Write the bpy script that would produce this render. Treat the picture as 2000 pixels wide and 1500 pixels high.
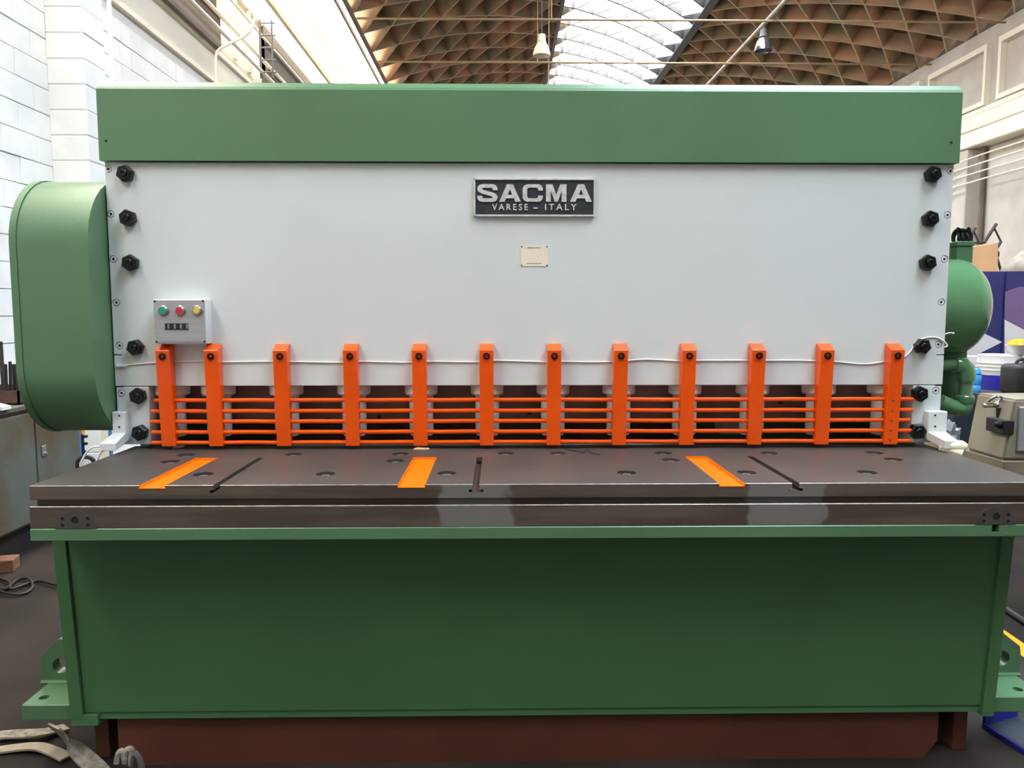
import bpy, bmesh, math, random
from mathutils import Vector, Matrix
random.seed(7)
S = bpy.context.scene
for o in list(bpy.data.objects): bpy.data.objects.remove(o)
COL = S.collection

# ---------------------------------------------------------------- camera
F = 1530.0
CZ = 1.68
PITCH = math.atan(145 / F)
YAW = math.atan(25 / F * math.cos(PITCH))
cam = bpy.data.cameras.new('camera')
cam.sensor_width = 36.0
cam.lens = 36.0 * F / 2000.0
cam.clip_start = 0.05
camo = bpy.data.objects.new('camera', cam)
COL.objects.link(camo)
camo.location = (0, 0, CZ)
camo.rotation_euler = (math.pi / 2 - PITCH, 0, -YAW)
S.camera = camo

# ---------------------------------------------------------------- world, light, exposure
SKY_PANE = 14.5          # daylight through the roof glazing
SIDE_PANE = 14.0         # daylight through the long side window
w = bpy.data.worlds.new('overcast_sky'); S.world = w
w.use_nodes = True
w.node_tree.nodes['Background'].inputs[0].default_value = (0.86, 0.93, 1.0, 1)
w.node_tree.nodes['Background'].inputs[1].default_value = 1.0
S.view_settings.view_transform = 'Standard'
S.view_settings.look = 'None'
S.view_settings.gamma = 1
S.view_settings.use_curve_mapping = False
S.view_settings.exposure = 0.56

# ---------------------------------------------------------------- helpers
FW = Vector((math.sin(YAW) * math.cos(PITCH), math.cos(YAW) * math.cos(PITCH), -math.sin(PITCH)))
RT = Vector((math.cos(YAW), -math.sin(YAW), 0))
UP = RT.cross(FW)
CAM = Vector((0, 0, CZ))
def ray(u, v): return FW + RT * ((u - 1000) / F) + UP * ((750 - v) / F)
def at(u, v, Y): d = ray(u, v); return CAM + d * (Y / d.y)           # where a sight line meets the plane y = Y
def atz(u, v, Z): d = ray(u, v); return CAM + d * ((Z - CZ) / d.z)
def atx(u, v, X): d = ray(u, v); return CAM + d * (X / d.x)

def lin(c): return tuple(((v / 255 + 0.055) / 1.055) ** 2.4 if v / 255 > 0.04045 else v / 255 / 12.92 for v in c)

def mat(name, rgb, rough=0.5, metal=0.0, var=0.0, scale=3.0, stretch=(1, 1, 1), rgb2=None, bump=0.0, bscale=40.0, coat=0.0, detail=4.0, emit=None, ramp=(0.4, 0.6), spec=0.5):
    m = bpy.data.materials.new(name); m.use_nodes = True
    nt = m.node_tree; N = nt.nodes; b = N['Principled BSDF']
    c = lin(rgb)
    b.inputs['Base Color'].default_value = (*c, 1)
    b.inputs['Roughness'].default_value = rough
    b.inputs['Metallic'].default_value = metal
    b.inputs['Coat Weight'].default_value = coat
    b.inputs['Specular IOR Level'].default_value = spec
    if var > 0 or rgb2 or bump > 0:
        g = N.new('ShaderNodeNewGeometry')
        mp = N.new('ShaderNodeMapping'); mp.inputs['Scale'].default_value = stretch
        nt.links.new(g.outputs['Position'], mp.inputs['Vector'])
    if var > 0 or rgb2:
        t = N.new('ShaderNodeTexNoise'); t.inputs['Scale'].default_value = scale; t.inputs['Detail'].default_value = detail
        nt.links.new(mp.outputs[0], t.inputs['Vector'])
        r = N.new('ShaderNodeValToRGB')
        r.color_ramp.elements[0].position = ramp[0]; r.color_ramp.elements[1].position = ramp[1]
        c2 = lin(rgb2) if rgb2 else tuple(min(1, x * (1 + var)) for x in c)
        c1 = c if rgb2 else tuple(x * (1 - var) for x in c)
        r.color_ramp.elements[0].color = (*c1, 1); r.color_ramp.elements[1].color = (*c2, 1)
        nt.links.new(t.outputs['Fac'], r.inputs['Fac'])
        nt.links.new(r.outputs['Color'], b.inputs['Base Color'])
    if bump > 0:
        t2 = N.new('ShaderNodeTexNoise'); t2.inputs['Scale'].default_value = bscale; t2.inputs['Detail'].default_value = 3
        nt.links.new(mp.outputs[0], t2.inputs['Vector'])
        bp = N.new('ShaderNodeBump'); bp.inputs['Strength'].default_value = bump; bp.inputs['Distance'].default_value = 0.01
        nt.links.new(t2.outputs['Fac'], bp.inputs['Height']); nt.links.new(bp.outputs['Normal'], b.inputs['Normal'])
    if emit:
        b.inputs['Emission Color'].default_value = (*lin(emit[0]), 1); b.inputs['Emission Strength'].default_value = emit[1]
    return m

M_ = None
WORLD = {}   # object name -> world location of its origin
def link(o, parent, loc):
    loc = Vector(loc)
    if parent:
        o.parent = parent
        o.location = loc - WORLD[parent.name]
    else:
        o.location = loc
    COL.objects.link(o)
    WORLD[o.name] = loc
    return o

def tag(o, label=None, cat=None, group=None, kind=None):
    if label: o['label'] = label
    if cat: o['category'] = cat
    if group: o['group'] = group
    if kind: o['kind'] = kind
    return o

def empty(name, loc, label, cat, group=None):
    o = bpy.data.objects.new(name, None); o.empty_display_size = 0.1
    link(o, None, loc)
    return tag(o, label, cat, group)

def finish(me, smooth):
    if smooth is not None:
        for p in me.polygons: p.use_smooth = True
        me.set_sharp_from_angle(angle=math.radians(smooth))

def obj(name, bm, m, parent=None, smooth=35, origin=None):
    """one mesh object, built in world coordinates, its origin moved to the middle of its box"""
    bmesh.ops.recalc_face_normals(bm, faces=bm.faces)
    lo = Vector((min(v.co[i] for v in bm.verts) for i in range(3))); hi = Vector((max(v.co[i] for v in bm.verts) for i in range(3)))
    c = Vector(origin) if origin is not None else (lo + hi) / 2
    bmesh.ops.translate(bm, verts=bm.verts, vec=-c)
    me = bpy.data.meshes.new(name); bm.to_mesh(me); bm.free()
    for k in (m if isinstance(m, (list, tuple)) else [m]): me.materials.append(k)
    finish(me, smooth)
    return link(bpy.data.objects.new(name, me), parent, c)

def again(src, parent, loc, name=None, rot=None):
    """another object that shares the mesh of src"""
    o = src.copy()
    o.parent = None
    for k in list(o.keys()):
        if k in ('label', 'category', 'group'): del o[k]
    if rot is not None: o.rotation_euler = rot
    return link(o, parent, loc)

def B(): return bmesh.new()
def box(bm, x0, x1, y0, y1, z0, z1, bev=0.0, seg=1, mi=0, M=None):
    r = bmesh.ops.create_cube(bm, size=1.0)
    vs = r['verts']
    for v in vs:
        v.co = Vector(((x0 + x1) / 2 + v.co.x * (x1 - x0), (y0 + y1) / 2 + v.co.y * (y1 - y0), (z0 + z1) / 2 + v.co.z * (z1 - z0)))
    fs = set(f for v in vs for f in v.link_faces)
    for f in fs: f.material_index = mi
    if bev > 0:
        es = list(set(e for v in vs for e in v.link_edges))
        r2 = bmesh.ops.bevel(bm, geom=es, offset=bev, segments=seg, profile=0.5, affect='EDGES')
        vs = list(set(v for f in r2['faces'] for v in f.verts) | set(v for v in vs if v.is_valid))
    if M is not None: bmesh.ops.transform(bm, matrix=M, verts=[v for v in vs if v.is_valid])
    return bm
def prism(bm, pts, axis, a, b, mi=0):
    """extrude a polygon: axis 'x': pts=(y,z); 'y': pts=(x,z); 'z': pts=(x,y)"""
    def mk(p, t):
        return {'x': (t, p[0], p[1]), 'y': (p[0], t, p[1]), 'z': (p[0], p[1], t)}[axis]
    A = [bm.verts.new(mk(p, a)) for p in pts]; Bv = [bm.verts.new(mk(p, b)) for p in pts]
    n = len(pts)
    fs = [bm.faces.new(A), bm.faces.new(list(reversed(Bv)))]
    for i in range(n): fs.append(bm.faces.new((A[i], Bv[i], Bv[(i + 1) % n], A[(i + 1) % n])))
    for f in fs: f.material_index = mi
    return bm
def frame_of(d):
    d = d.normalized(); a = Vector((0, 0, 1)) if abs(d.z) < 0.9 else Vector((1, 0, 0))
    x = d.cross(a).normalized(); return x, d.cross(x).normalized()
def tube(bm, pts, r, seg=8, mi=0, cap=True):
    pts = [Vector(p) for p in pts]; rings = []
    n = len(pts)
    x = None
    for i, p in enumerate(pts):
        d = (pts[min(i + 1, n - 1)] - pts[max(i - 1, 0)]).normalized()
        if x is None: x, y = frame_of(d)
        else:
            x = (x - d * x.dot(d)).normalized(); y = d.cross(x).normalized()
        rr = r[i] if isinstance(r, (list, tuple)) else r
        rings.append([bm.verts.new(p + (x * math.cos(2 * math.pi * k / seg) + y * math.sin(2 * math.pi * k / seg)) * rr) for k in range(seg)])
    for i in range(n - 1):
        for k in range(seg):
            f = bm.faces.new((rings[i][k], rings[i][(k + 1) % seg], rings[i + 1][(k + 1) % seg], rings[i + 1][k])); f.material_index = mi
    if cap:
        for q in (rings[0][::-1], rings[-1]):
            f = bm.faces.new(q); f.material_index = mi
    return bm
def lathe(bm, o, d, prof, seg=20, mi=0):
    """prof: list of (radius, distance along d)"""
    o = Vector(o); d = Vector(d).normalized(); x, y = frame_of(d); rings = []
    for r, t in prof:
        if r < 1e-6: rings.append([bm.verts.new(o + d * t)])
        else: rings.append([bm.verts.new(o + d * t + (x * math.cos(2 * math.pi * k / seg) + y * math.sin(2 * math.pi * k / seg)) * r) for k in range(seg)])
    for i in range(len(rings) - 1):
        a, b = rings[i], rings[i + 1]
        for k in range(seg):
            q = []
            if len(a) == 1 and len(b) == 1: continue
            if len(a) == 1: q = (a[0], b[(k + 1) % seg], b[k])
            elif len(b) == 1: q = (a[k], a[(k + 1) % seg], b[0])
            else: q = (a[k], a[(k + 1) % seg], b[(k + 1) % seg], b[k])
            f = bm.faces.new(q); f.material_index = mi
    for q in (rings[0], rings[-1]):
        if len(q) > 2:
            f = bm.faces.new(q); f.material_index = mi
    return bm
def smoothpts(pts, n=6):
    pts = [Vector(p) for p in pts]; out = []
    for i in range(len(pts) - 1):
        p0 = pts[max(i - 1, 0)]; p1 = pts[i]; p2 = pts[i + 1]; p3 = pts[min(i + 2, len(pts) - 1)]
        for k in range(n):
            t = k / n
            out.append(0.5 * ((2 * p1) + (p2 - p0) * t + (2 * p0 - 5 * p1 + 4 * p2 - p3) * t * t + (3 * p1 - p0 - 3 * p2 + p3) * t ** 3))
    out.append(pts[-1]); return out
def cut(o, bm):
    """subtract bm (world coordinates) from object o"""
    bmesh.ops.recalc_face_normals(bm, faces=bm.faces)
    me = bpy.data.meshes.new('cutter'); bm.to_mesh(me); bm.free()
    k = bpy.data.objects.new('cutter', me); COL.objects.link(k)
    k.location = (0, 0, 0)
    par = o.parent; loc = o.location.copy(); o.parent = None; o.location = WORLD[o.name]
    md = o.modifiers.new('b', 'BOOLEAN'); md.operation = 'DIFFERENCE'; md.object = k; md.solver = 'EXACT'; md.use_self = True
    dg = bpy.context.evaluated_depsgraph_get(); dg.update()
    new = bpy.data.meshes.new_from_object(o.evaluated_get(dg), depsgraph=dg)
    o.modifiers.clear(); old = o.data; o.data = new; bpy.data.meshes.remove(old); new.name = o.name
    bpy.data.objects.remove(k); bpy.data.meshes.remove(me)
    o.parent = par; o.location = loc
    finish(new, 35)
def text_bm(body, size, ext, off=0.0, sp=1.0):
    cu = bpy.data.curves.new('t', 'FONT'); cu.body = body; cu.size = size; cu.extrude = ext; cu.align_x = 'CENTER'; cu.offset = off; cu.space_character = sp
    cu.resolution_u = 3
    t = bpy.data.objects.new('t', cu); COL.objects.link(t)
    dg = bpy.context.evaluated_depsgraph_get(); dg.update()
    me = bpy.data.meshes.new_from_object(t.evaluated_get(dg), depsgraph=dg)
    bm = B(); bm.from_mesh(me)
    bpy.data.objects.remove(t); bpy.data.curves.remove(cu); bpy.data.meshes.remove(me)
    return bm
def poly_bm(loops, ext):
    cu = bpy.data.curves.new('t', 'CURVE'); cu.dimensions = '2D'; cu.fill_mode = 'BOTH'; cu.extrude = ext
    for L in loops:
        s = cu.splines.new('POLY'); s.points.add(len(L) - 1); s.use_cyclic_u = True
        for p, q in zip(s.points, L): p.co = (q[0], q[1], 0, 1)
    t = bpy.data.objects.new('t', cu); COL.objects.link(t)
    dg = bpy.context.evaluated_depsgraph_get(); dg.update()
    me = bpy.data.meshes.new_from_object(t.evaluated_get(dg), depsgraph=dg)
    bm = B(); bm.from_mesh(me)
    bpy.data.objects.remove(t); bpy.data.curves.remove(cu); bpy.data.meshes.remove(me)
    return bm
def stand_up(bm, x, y, z, sx=1.0):
    """lay flat lettering (xy) onto a vertical plane facing the camera side (-y)"""
    bmesh.ops.transform(bm, matrix=Matrix.Translation((x, y, z)) @ Matrix.Rotation(math.pi / 2, 4, 'X') @ Matrix.Diagonal((sx, 1, 1, 1)), verts=bm.verts)
    return bm

# ---------------------------------------------------------------- materials
M = {}
M['green'] = mat('green_paint', (82, 118, 85), 0.34, var=0.05, scale=2.0, bump=0.04, bscale=90)
M['green_gloss'] = mat('green_gloss_paint', (88, 130, 90), 0.12, var=0.05, scale=3, bump=0.15, bscale=22, coat=0.5)
M['green_dark'] = mat('green_base_paint', (70, 112, 73), 0.45, var=0.05, scale=1.6, bump=0.04, bscale=80)
M['white'] = mat('white_machine_paint', (203, 209, 210), 0.38, var=0.02, scale=1.5, bump=0.03, bscale=60)
M['white2'] = mat('white_gloss_paint', (206, 210, 210), 0.35)
M['orange'] = mat('orange_paint', (232, 84, 8), 0.25, var=0.04, scale=6, bump=0.03, bscale=70)
M['orange_slot'] = mat('orange_slot_paint', (236, 112, 4), 0.3, var=0.06, scale=9)
M['black'] = mat('black_gloss_paint', (11, 12, 13), 0.3, spec=0.35)
M['black_matte'] = mat('black_matte', (20, 20, 21), 0.6)
M['socket'] = mat('dark_socket_steel', (38, 36, 34), 0.45, metal=0.6)
M['screw'] = mat('screw_steel', (168, 168, 166), 0.35, metal=0.7)
M['chrome'] = mat('chrome', (215, 215, 215), 0.12, metal=1.0)
M['dull_chrome'] = mat('dull_chrome', (165, 165, 165), 0.32, metal=0.9)
M['alu'] = mat('brushed_aluminium', (176, 176, 178), 0.42, metal=0.55, var=0.05, scale=30, stretch=(0.2, 1, 6))
M['plate_silver'] = mat('cast_aluminium', (205, 205, 203), 0.3, metal=0.25, var=0.12, scale=35, bump=0.25, bscale=120)
M['plate_dark'] = mat('charcoal_plate', (38, 45, 50), 0.5, var=0.15, scale=30)
M['cream_label'] = mat('cream_label', (226, 217, 196), 0.5)
M['ink'] = mat('dark_ink', (60, 62, 66), 0.6)
M['blue_ink'] = mat('blue_ink', (110, 125, 180), 0.6)
M['btn_green'] = mat('green_button', (30, 150, 110), 0.3)
M['btn_red'] = mat('red_button', (196, 36, 58), 0.3)
M['btn_yellow'] = mat('yellow_button', (214, 188, 84), 0.3)
M['cable_white'] = mat('white_cable', (226, 226, 226), 0.45)
M['steel_top'] = mat('worn_steel_top', (58, 55, 53), 0.44, metal=0.0, scale=2.2, stretch=(1, 1.6, 1), rgb2=(74, 66, 61), bump=0.04, bscale=60, detail=8, ramp=(0.35, 0.7))
M['worn_edge'] = mat('worn_bright_edge', (150, 146, 142), 0.4, metal=0.3, var=0.2, scale=30)
M['interior'] = mat('oily_brown_steel', (136, 114, 107), 0.5, scale=4, rgb2=(108, 84, 78), ramp=(0.4, 0.65))
M['brown_stand'] = mat('red_oxide_paint', (84, 44, 31), 0.55, var=0.12, scale=3)
M['rust'] = mat('rusty_steel', (92, 62, 52), 0.7, scale=8, rgb2=(64, 44, 38))
M['dark_steel'] = mat('dark_bar_steel', (58, 54, 52), 0.5, metal=0.4, var=0.2, scale=12)
M['disc'] = mat('pivot_steel', (78, 73, 70), 0.4, metal=0.3, var=0.1, scale=20)
M['wall_paint'] = mat('white_block_paint', (236, 237, 235), 0.75, scale=1.2, rgb2=(220, 222, 221), bump=0.25, bscale=14, detail=6)
M['mortar'] = mat('grey_mortar', (216, 214, 209), 0.9, bump=0.2, bscale=30)
M['cream_wall'] = mat('cream_plaster', (200, 192, 182), 0.8, scale=1.4, rgb2=(188, 178, 166), bump=0.1, bscale=8)
M['cream_band'] = mat('cream_concrete', (240, 232, 214), 0.75, var=0.03, scale=1.0)
M['rib_brick'] = mat('roof_rib_brick', (196, 152, 120), 0.85, scale=1.3, rgb2=(148, 134, 108), bump=0.2, bscale=10, detail=3)
M['rib_edge'] = mat('roof_rib_concrete', (176, 156, 128), 0.85, var=0.12, scale=3)
M['rib_white'] = mat('glare_white_rib', (216, 214, 210), 0.85, var=0.06, scale=2)  # ribs under the skylight, its glare bleached into the colour
M['rib_grey'] = mat('glare_grey_rib', (98, 90, 84), 0.85, var=0.1, scale=2)  # other rib family, its duller faces in the glare painted grey
M['shell'] = mat('roof_shell_brick', (120, 98, 80), 0.9, scale=1.7, rgb2=(96, 80, 66), stretch=(1, 1, 1), detail=6)
M['roof_steel'] = mat('roof_steel', (84, 82, 84), 0.6)
M['tie'] = mat('tie_rod_paint', (158, 132, 98), 0.5)
M['lintel'] = mat('brown_lintel', (108, 96, 84), 0.7, var=0.1, scale=2)
M['lintel_dark'] = mat('dark_lintel', (40, 37, 35), 0.7)
M['floor'] = mat('oily_concrete', (50, 44, 40), 0.8, spec=0.15, scale=1.1, rgb2=(31, 27, 26), bump=0.1, bscale=18, detail=8)
M['cabinet'] = mat('grey_green_cabinet', (92, 96, 89), 0.55, scale=2.0, rgb2=(86, 70, 46), ramp=(0.44, 0.62), detail=6)
M['sky_pane'] = mat('skylight_glass', (240, 240, 240), 0.4, emit=((228, 241, 255), SKY_PANE))
M['side_pane'] = mat('side_window_glass', (240, 240, 240), 0.4, emit=((255, 247, 230), SIDE_PANE))
M['rope'] = mat('dusty_webbing', (150, 142, 130), 0.9, scale=40, stretch=(1, 1, 1), rgb2=(118, 110, 100), bump=0.4, bscale=150)
M['wood'] = mat('raw_wood', (128, 88, 62), 0.8, scale=20, stretch=(0.2, 1, 1), rgb2=(100, 66, 46))
M['wood_pale'] = mat('brass_shaving', (196, 164, 116), 0.5, bump=0.3, bscale=90)
M['blue_paint'] = mat('blue_paint', (58, 120, 180), 0.4)
M['navy'] = mat('navy_board', (36, 42, 92), 0.4, scale=2.5, rgb2=(52, 48, 102))
M['navy_dark'] = mat('navy_steel', (26, 38, 50), 0.5)
M['lilac'] = mat('grey_lilac_print', (198, 194, 196), 0.5, var=0.04, scale=3)
M['cardboard'] = mat('cardboard', (206, 160, 116), 0.8, var=0.05, scale=4)
M['beige'] = mat('beige_enamel', (142, 134, 116), 0.5, scale=3, rgb2=(126, 116, 98))
M['beige_dark'] = mat('grimy_beige_enamel', (122, 112, 90), 0.6, var=0.12, scale=5)
M['yellow'] = mat('yellow_paint', (196, 146, 28), 0.45)
M['blue_plastic'] = mat('blue_plastic', (34, 34, 140), 0.35)
M['water_blue'] = mat('clear_blue_plastic', (60, 150, 225), 0.15, coat=0.4)
M['white_plastic'] = mat('white_plastic', (196, 196, 194), 0.4)
M['sack'] = mat('grey_brown_cloth', (150, 140, 126), 0.9, var=0.15, scale=6)
M['silver_bag'] = mat('crumpled_plastic', (112, 116, 122), 0.2, bump=0.6, bscale=25)
M['orange_peel'] = mat('orange_plastic', (244, 150, 10), 0.35)
M['lamp_cream'] = mat('cream_lamp_enamel', (238, 228, 198), 0.4)
M['glass_lamp'] = mat('lamp_glass', (120, 124, 128), 0.12, metal=0.7)
M['front_wall'] = mat('bounce_damping_wall', (120, 112, 104), 0.8, var=0.1, scale=1)  # unseen wall, darkened to cut the light it bounces onto the base

def bar_mat():
    """dark table-front steel: brushed streaks, with two wiped-clean grey patches"""
    m = mat('table_front_steel', (92, 80, 71), 0.45, metal=0.1, scale=4, stretch=(0.5, 1, 6), rgb2=(74, 63, 56), detail=8, bump=0.05, bscale=60)
    nt = m.node_tree; N = nt.nodes; b = N['Principled BSDF']
    src = b.inputs['Base Color'].links[0].from_socket
    g = N.new('ShaderNodeNewGeometry'); sx = N.new('ShaderNodeSeparateXYZ'); nt.links.new(g.outputs['Position'], sx.inputs[0])
    nz = N.new('ShaderNodeTexNoise'); nz.inputs['Scale'].default_value = 11; nt.links.new(g.outputs['Position'], nz.inputs['Vector'])
    ma = N.new('ShaderNodeMath'); ma.operation = 'MULTIPLY_ADD'; ma.inputs[1].default_value = 0.09; nt.links.new(nz.outputs['Fac'], ma.inputs[0]); nt.links.new(sx.outputs[0], ma.inputs[2])
    mx = None
    for c, hw in ((-0.035, 0.115), (1.02, 0.12)):
        sub = N.new('ShaderNodeMath'); sub.operation = 'SUBTRACT'; nt.links.new(ma.outputs[0], sub.inputs[0]); sub.inputs[1].default_value = c
        ab = N.new('ShaderNodeMath'); ab.operation = 'ABSOLUTE'; nt.links.new(sub.outputs[0], ab.inputs[0])
        mr = N.new('ShaderNodeMapRange'); mr.inputs['From Min'].default_value = hw; mr.inputs['From Max'].default_value = hw + 0.012
        mr.inputs['To Min'].default_value = 1; mr.inputs['To Max'].default_value = 0; nt.links.new(ab.outputs[0], mr.inputs['Value'])
        if mx is None: mx = mr.outputs[0]
        else:
            ad = N.new('ShaderNodeMath'); ad.operation = 'MAXIMUM'; nt.links.new(mx, ad.inputs[0]); nt.links.new(mr.outputs[0], ad.inputs[1]); mx = ad.outputs[0]
    mix = N.new('ShaderNodeMix'); mix.data_type = 'RGBA'; nt.links.new(mx, mix.inputs['Factor']); nt.links.new(src, mix.inputs[6]); mix.inputs[7].default_value = (*lin((112, 109, 106)), 1)
    nt.links.new(mix.outputs[2], b.inputs['Base Color'])
    return m
M['bar'] = bar_mat()

# ================================================================ THE HALL
WX = -4.2                  # left wall plane
RX = 10.5                  # right wall plane
Y0, Y1 = -3.4, 34.0  # near end is out of view, pulled in to cut light on the machine
GZ = -0.06                 # floor level
bm = box(B(), WX - 0.3, RX + 0.3, Y0 - 0.3, Y1 + 0.3, GZ - 0.2, GZ)
tag(obj('floor', bm, M['floor'], smooth=None), kind='structure')
# left wall backing, blocks laid on it
bm = box(B(), WX - 0.3, WX - 0.02, Y0, Y1, GZ, 5.02)
wl = tag(obj('wall_left', bm, M['mortar'], smooth=None), kind='structure')
CH = 0.232
def block(y0, y1, z0, x, parent, x0=WX - 0.02, nm='wall_block'):
    bm = box(B(), x0, x, y0 + 0.0008, y1 - 0.0008, z0 + 0.003, z0 + CH - 0.003, 0.004)
    return obj(nm, bm, M['wall_paint'], parent, smooth=None)
protos = []
for r in range(22):
    z = r * CH
    if z + CH > 5.06: break
    y = 6.1 + (0.25 if r % 2 else 0.0)
    if z < 0.85:
        continue
    while y < 11.6:
        bl = 0.5
        if not protos or len(protos) < 6:
            o = block(y, y + bl, z, WX + random.uniform(-0.004, 0.004), wl); protos.append(o)
        else:
            o = again(random.choice(protos), wl, (WX - 0.01 + random.uniform(-0.004, 0.004), y + bl / 2, z + CH / 2))
        y += bl
# plain painted wall below and beyond the blocks that can be told apart
bm = B()
box(bm, WX - 0.02, WX - 0.004, Y0, 6.1, GZ, 5.02); box(bm, WX - 0.02, WX - 0.004, 6.1, Y1, GZ, 0.92); box(bm, WX - 0.02, WX - 0.004, 11.85, Y1, 0.92, 5.02)
obj('wall_plaster', bm, M['wall_paint'], wl, smooth=None)
# block pillar on the left wall
PY0, PX1 = at(130, 200, 7.0).y, None
pxl = at(133, 150, 7.6).x; pxr = at(166, 150, 7.6).x
bm = box(B(), WX - 0.01, pxr - 0.006, 7.608, 7.99, GZ, 5.0)
pil = tag(obj('trim_1', bm, M['mortar'], smooth=None), kind='structure')
first = None
for r in range(21):
    z = r * CH + 0.06
    if z + CH > 5.05: break
    bm = box(B(), WX - 0.005, pxr + random.uniform(-0.004, 0.004), 7.6, 8.0, z + 0.003, z + CH - 0.003, 0.008)
    obj('pillar_block', bm, M['wall_paint'], pil, smooth=None)
# painted conduit in the corner behind the pillar
bm = B(); tube(bm, [(pxr + 0.035, 8.06, 0.3), (pxr + 0.035, 8.06, 4.95)], 0.022, 10)
obj_c = obj('conduit', bm, M['wall_paint']); tag(obj_c, 'white painted vertical conduit beside the white block pillar', 'conduit')
# upper part of the left wall: cream band, ledge, brown lintel
bm = B(); box(bm, WX - 0.3, WX, Y0, Y1, 5.02, 5.64); box(bm, WX - 0.1, WX + 0.05, Y0, Y1, 5.44, 5.52, 0.01); box(bm, WX - 0.1, WX + 0.03, Y0, Y1, 5.0, 5.08, 0.01)
tag(obj('trim_2', bm, M['cream_band'], smooth=None), kind='structure')
bm = B(); box(bm, WX - 0.3, WX, Y0, Y1, 5.64, 6.71); 
for a, b_ in ((Y0, 12.0), (14.4, 34.0)):
    box(bm, WX - 0.1, WX + 0.12, a, b_, 5.48, 6.0, mi=1); box(bm, WX - 0.1, WX + 0.06, a, b_, 6.0, 6.68, mi=1)
box(bm, WX - 0.1, WX + 0.07, 10.8, 12.0, 6.05, 6.5, mi=2); box(bm, WX - 0.1, WX + 0.07, 14.4, 17.5, 5.8, 6.5, mi=2)
for q in (12.2, 12.9, 13.6): box(bm, WX - 0.1, WX + 0.04, q, q + 0.12, 5.64, 6.7)
tag(obj('trim_3', bm, [M['cream_band'], M['lintel'], M['lintel_dark']], smooth=None), kind='structure')
# pipes along the left wall
for nm, X, h, r, lab in (('wall_pipe', -4.0, 4.0, 0.03, 'lowest white pipe running along the brown lintel of the left wall'), ('wall_pipe', -4.05, 4.26, 0.03, 'middle white pipe running along the brown lintel of the left wall'), ('wall_pipe', -4.1, 4.72, 0.022, 'uppermost thin cream pipe just below the long side window')):
    bm = B(); tube(bm, [(X, 4.0, CZ + h), (X, 20, CZ + h), (X, 33.5, CZ + h)], r, 8)
    tag(obj(nm, bm, M['cream_band']), lab, 'pipe', 'pipes on the left wall')
# small cable ladder on the left wall
lad = empty('cable_ladder', (-3.98, 13.75, CZ + 3.95), 'small dark steel cable ladder hanging on the left wall above the green beam', 'ladder')
for dx in (0, 0.2):
    bm = B(); tube(bm, [(-4.02 + dx, 13.75, CZ + 3.9), (-4.02 + dx, 13.75, CZ + 4.85)], 0.018, 6); obj('rail', bm, M['roof_steel'], lad)
for k in range(5):
    bm = B(); z = CZ + 4.0 + k * 0.2; tube(bm, [(-4.02, 13.75, z), (-3.76, 13.75, z)], 0.014, 6); obj('rung', bm, M['roof_steel'], lad)
# hanging cord
pts = smoothpts([at(505, -25, 11.6), at(500, 20, 11.6), at(494, 50, 11.6), at(480, 68, 11.6), at(455, 82, 11.6), at(432, 94, 11.6), at(422, 110, 11.6), at(421, 170, 11.6), at(421, 260, 11.6)], 5)
bm = B(); tube(bm, pts, 0.02, 6); tag(obj('hanging_cord', bm, M['cream_band']), 'cream cord looping down from the side window to the left wall', 'cord')

# right wall
bm = box(B(), RX, RX + 0.3, Y0, Y1, GZ, 7.68)
wr = tag(obj('wall_right', bm, M['cream_wall'], smooth=None), kind='structure')
bm = B(); box(bm, RX - 0.35, RX + 0.1, Y0, Y1, 5.17, 5.5, 0.02); box(bm, RX - 0.25, RX + 0.1, Y0, Y1, 5.56, 5.86, 0.02); box(bm, RX - 0.15, RX + 0.1, Y0, Y1, 5.9, 6.0, 0.01)
obj('cornice', bm, M['cream_band'], wr, smooth=None)
for (a, b_) in ((12.4, 16.7), (17.1, 19.4), (19.8, 24.0)):
    bm = B(); t = 0.09
    box(bm, RX - 0.12, RX + 0.02, a, b_, 6.05, 6.15); box(bm, RX - 0.12, RX + 0.02, a, b_, 7.2, 7.32); box(bm, RX - 0.12, RX + 0.02, a, a + t, 6.15, 7.2); box(bm, RX - 0.12, RX + 0.02, b_ - t, b_, 6.15, 7.2)
    obj('wall_panel_frame', bm, M['cream_band'], wr, smooth=None)
bm = box(B(), RX - 0.3, RX + 0.1, 17.3, 18.1, GZ, 5.17, 0.02); obj('pilaster', bm, M['cream_wall'], wr, smooth=None)
bm = B(); tube(bm, [(RX - 0.075, 17.05, GZ), (RX - 0.075, 17.05, 5.16)], 0.06, 8); tag(obj('drain_pipe', bm, M['lintel']), 'brown vertical drain pipe on the cream right wall', 'pipe')
bm = B(); tube(bm, [(RX - 0.36, 17.9, 0.2), (RX - 0.36, 17.9, 5.0)], 0.03, 8); tag(obj('wall_cable', bm, M['lintel']), 'thin brown vertical cable on the pilaster of the right wall', 'cable')
ins = empty('insulator_bracket', (RX - 0.4, 18.2, 4.4), 'small rack of cream insulators with wires on the right wall pilaster', 'bracket')
bm = box(B(), RX - 0.48, RX - 0.3, 18.14, 18.26, 4.25, 5.0); obj('bracket_plate', bm, M['lintel'], ins)
for k in range(4):
    bm = B(); z = 4.35 + k * 0.17; lathe(bm, (RX - 0.42, 18.1, z), (-1, 0, 0), [(0.03, 0), (0.06, 0.05), (0.04, 0.08), (0.06, 0.12), (0.03, 0.16)], 10); obj('insulator', bm, M['sack'], ins)
    bm = B(); tube(bm, [(RX - 0.5, 18.1, z), (RX - 0.42, 16.5, z + 0.05), (RX - 0.42, 12, z + 0.05)], 0.016, 6); obj('wire', bm, M['cream_band'], ins)
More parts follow.
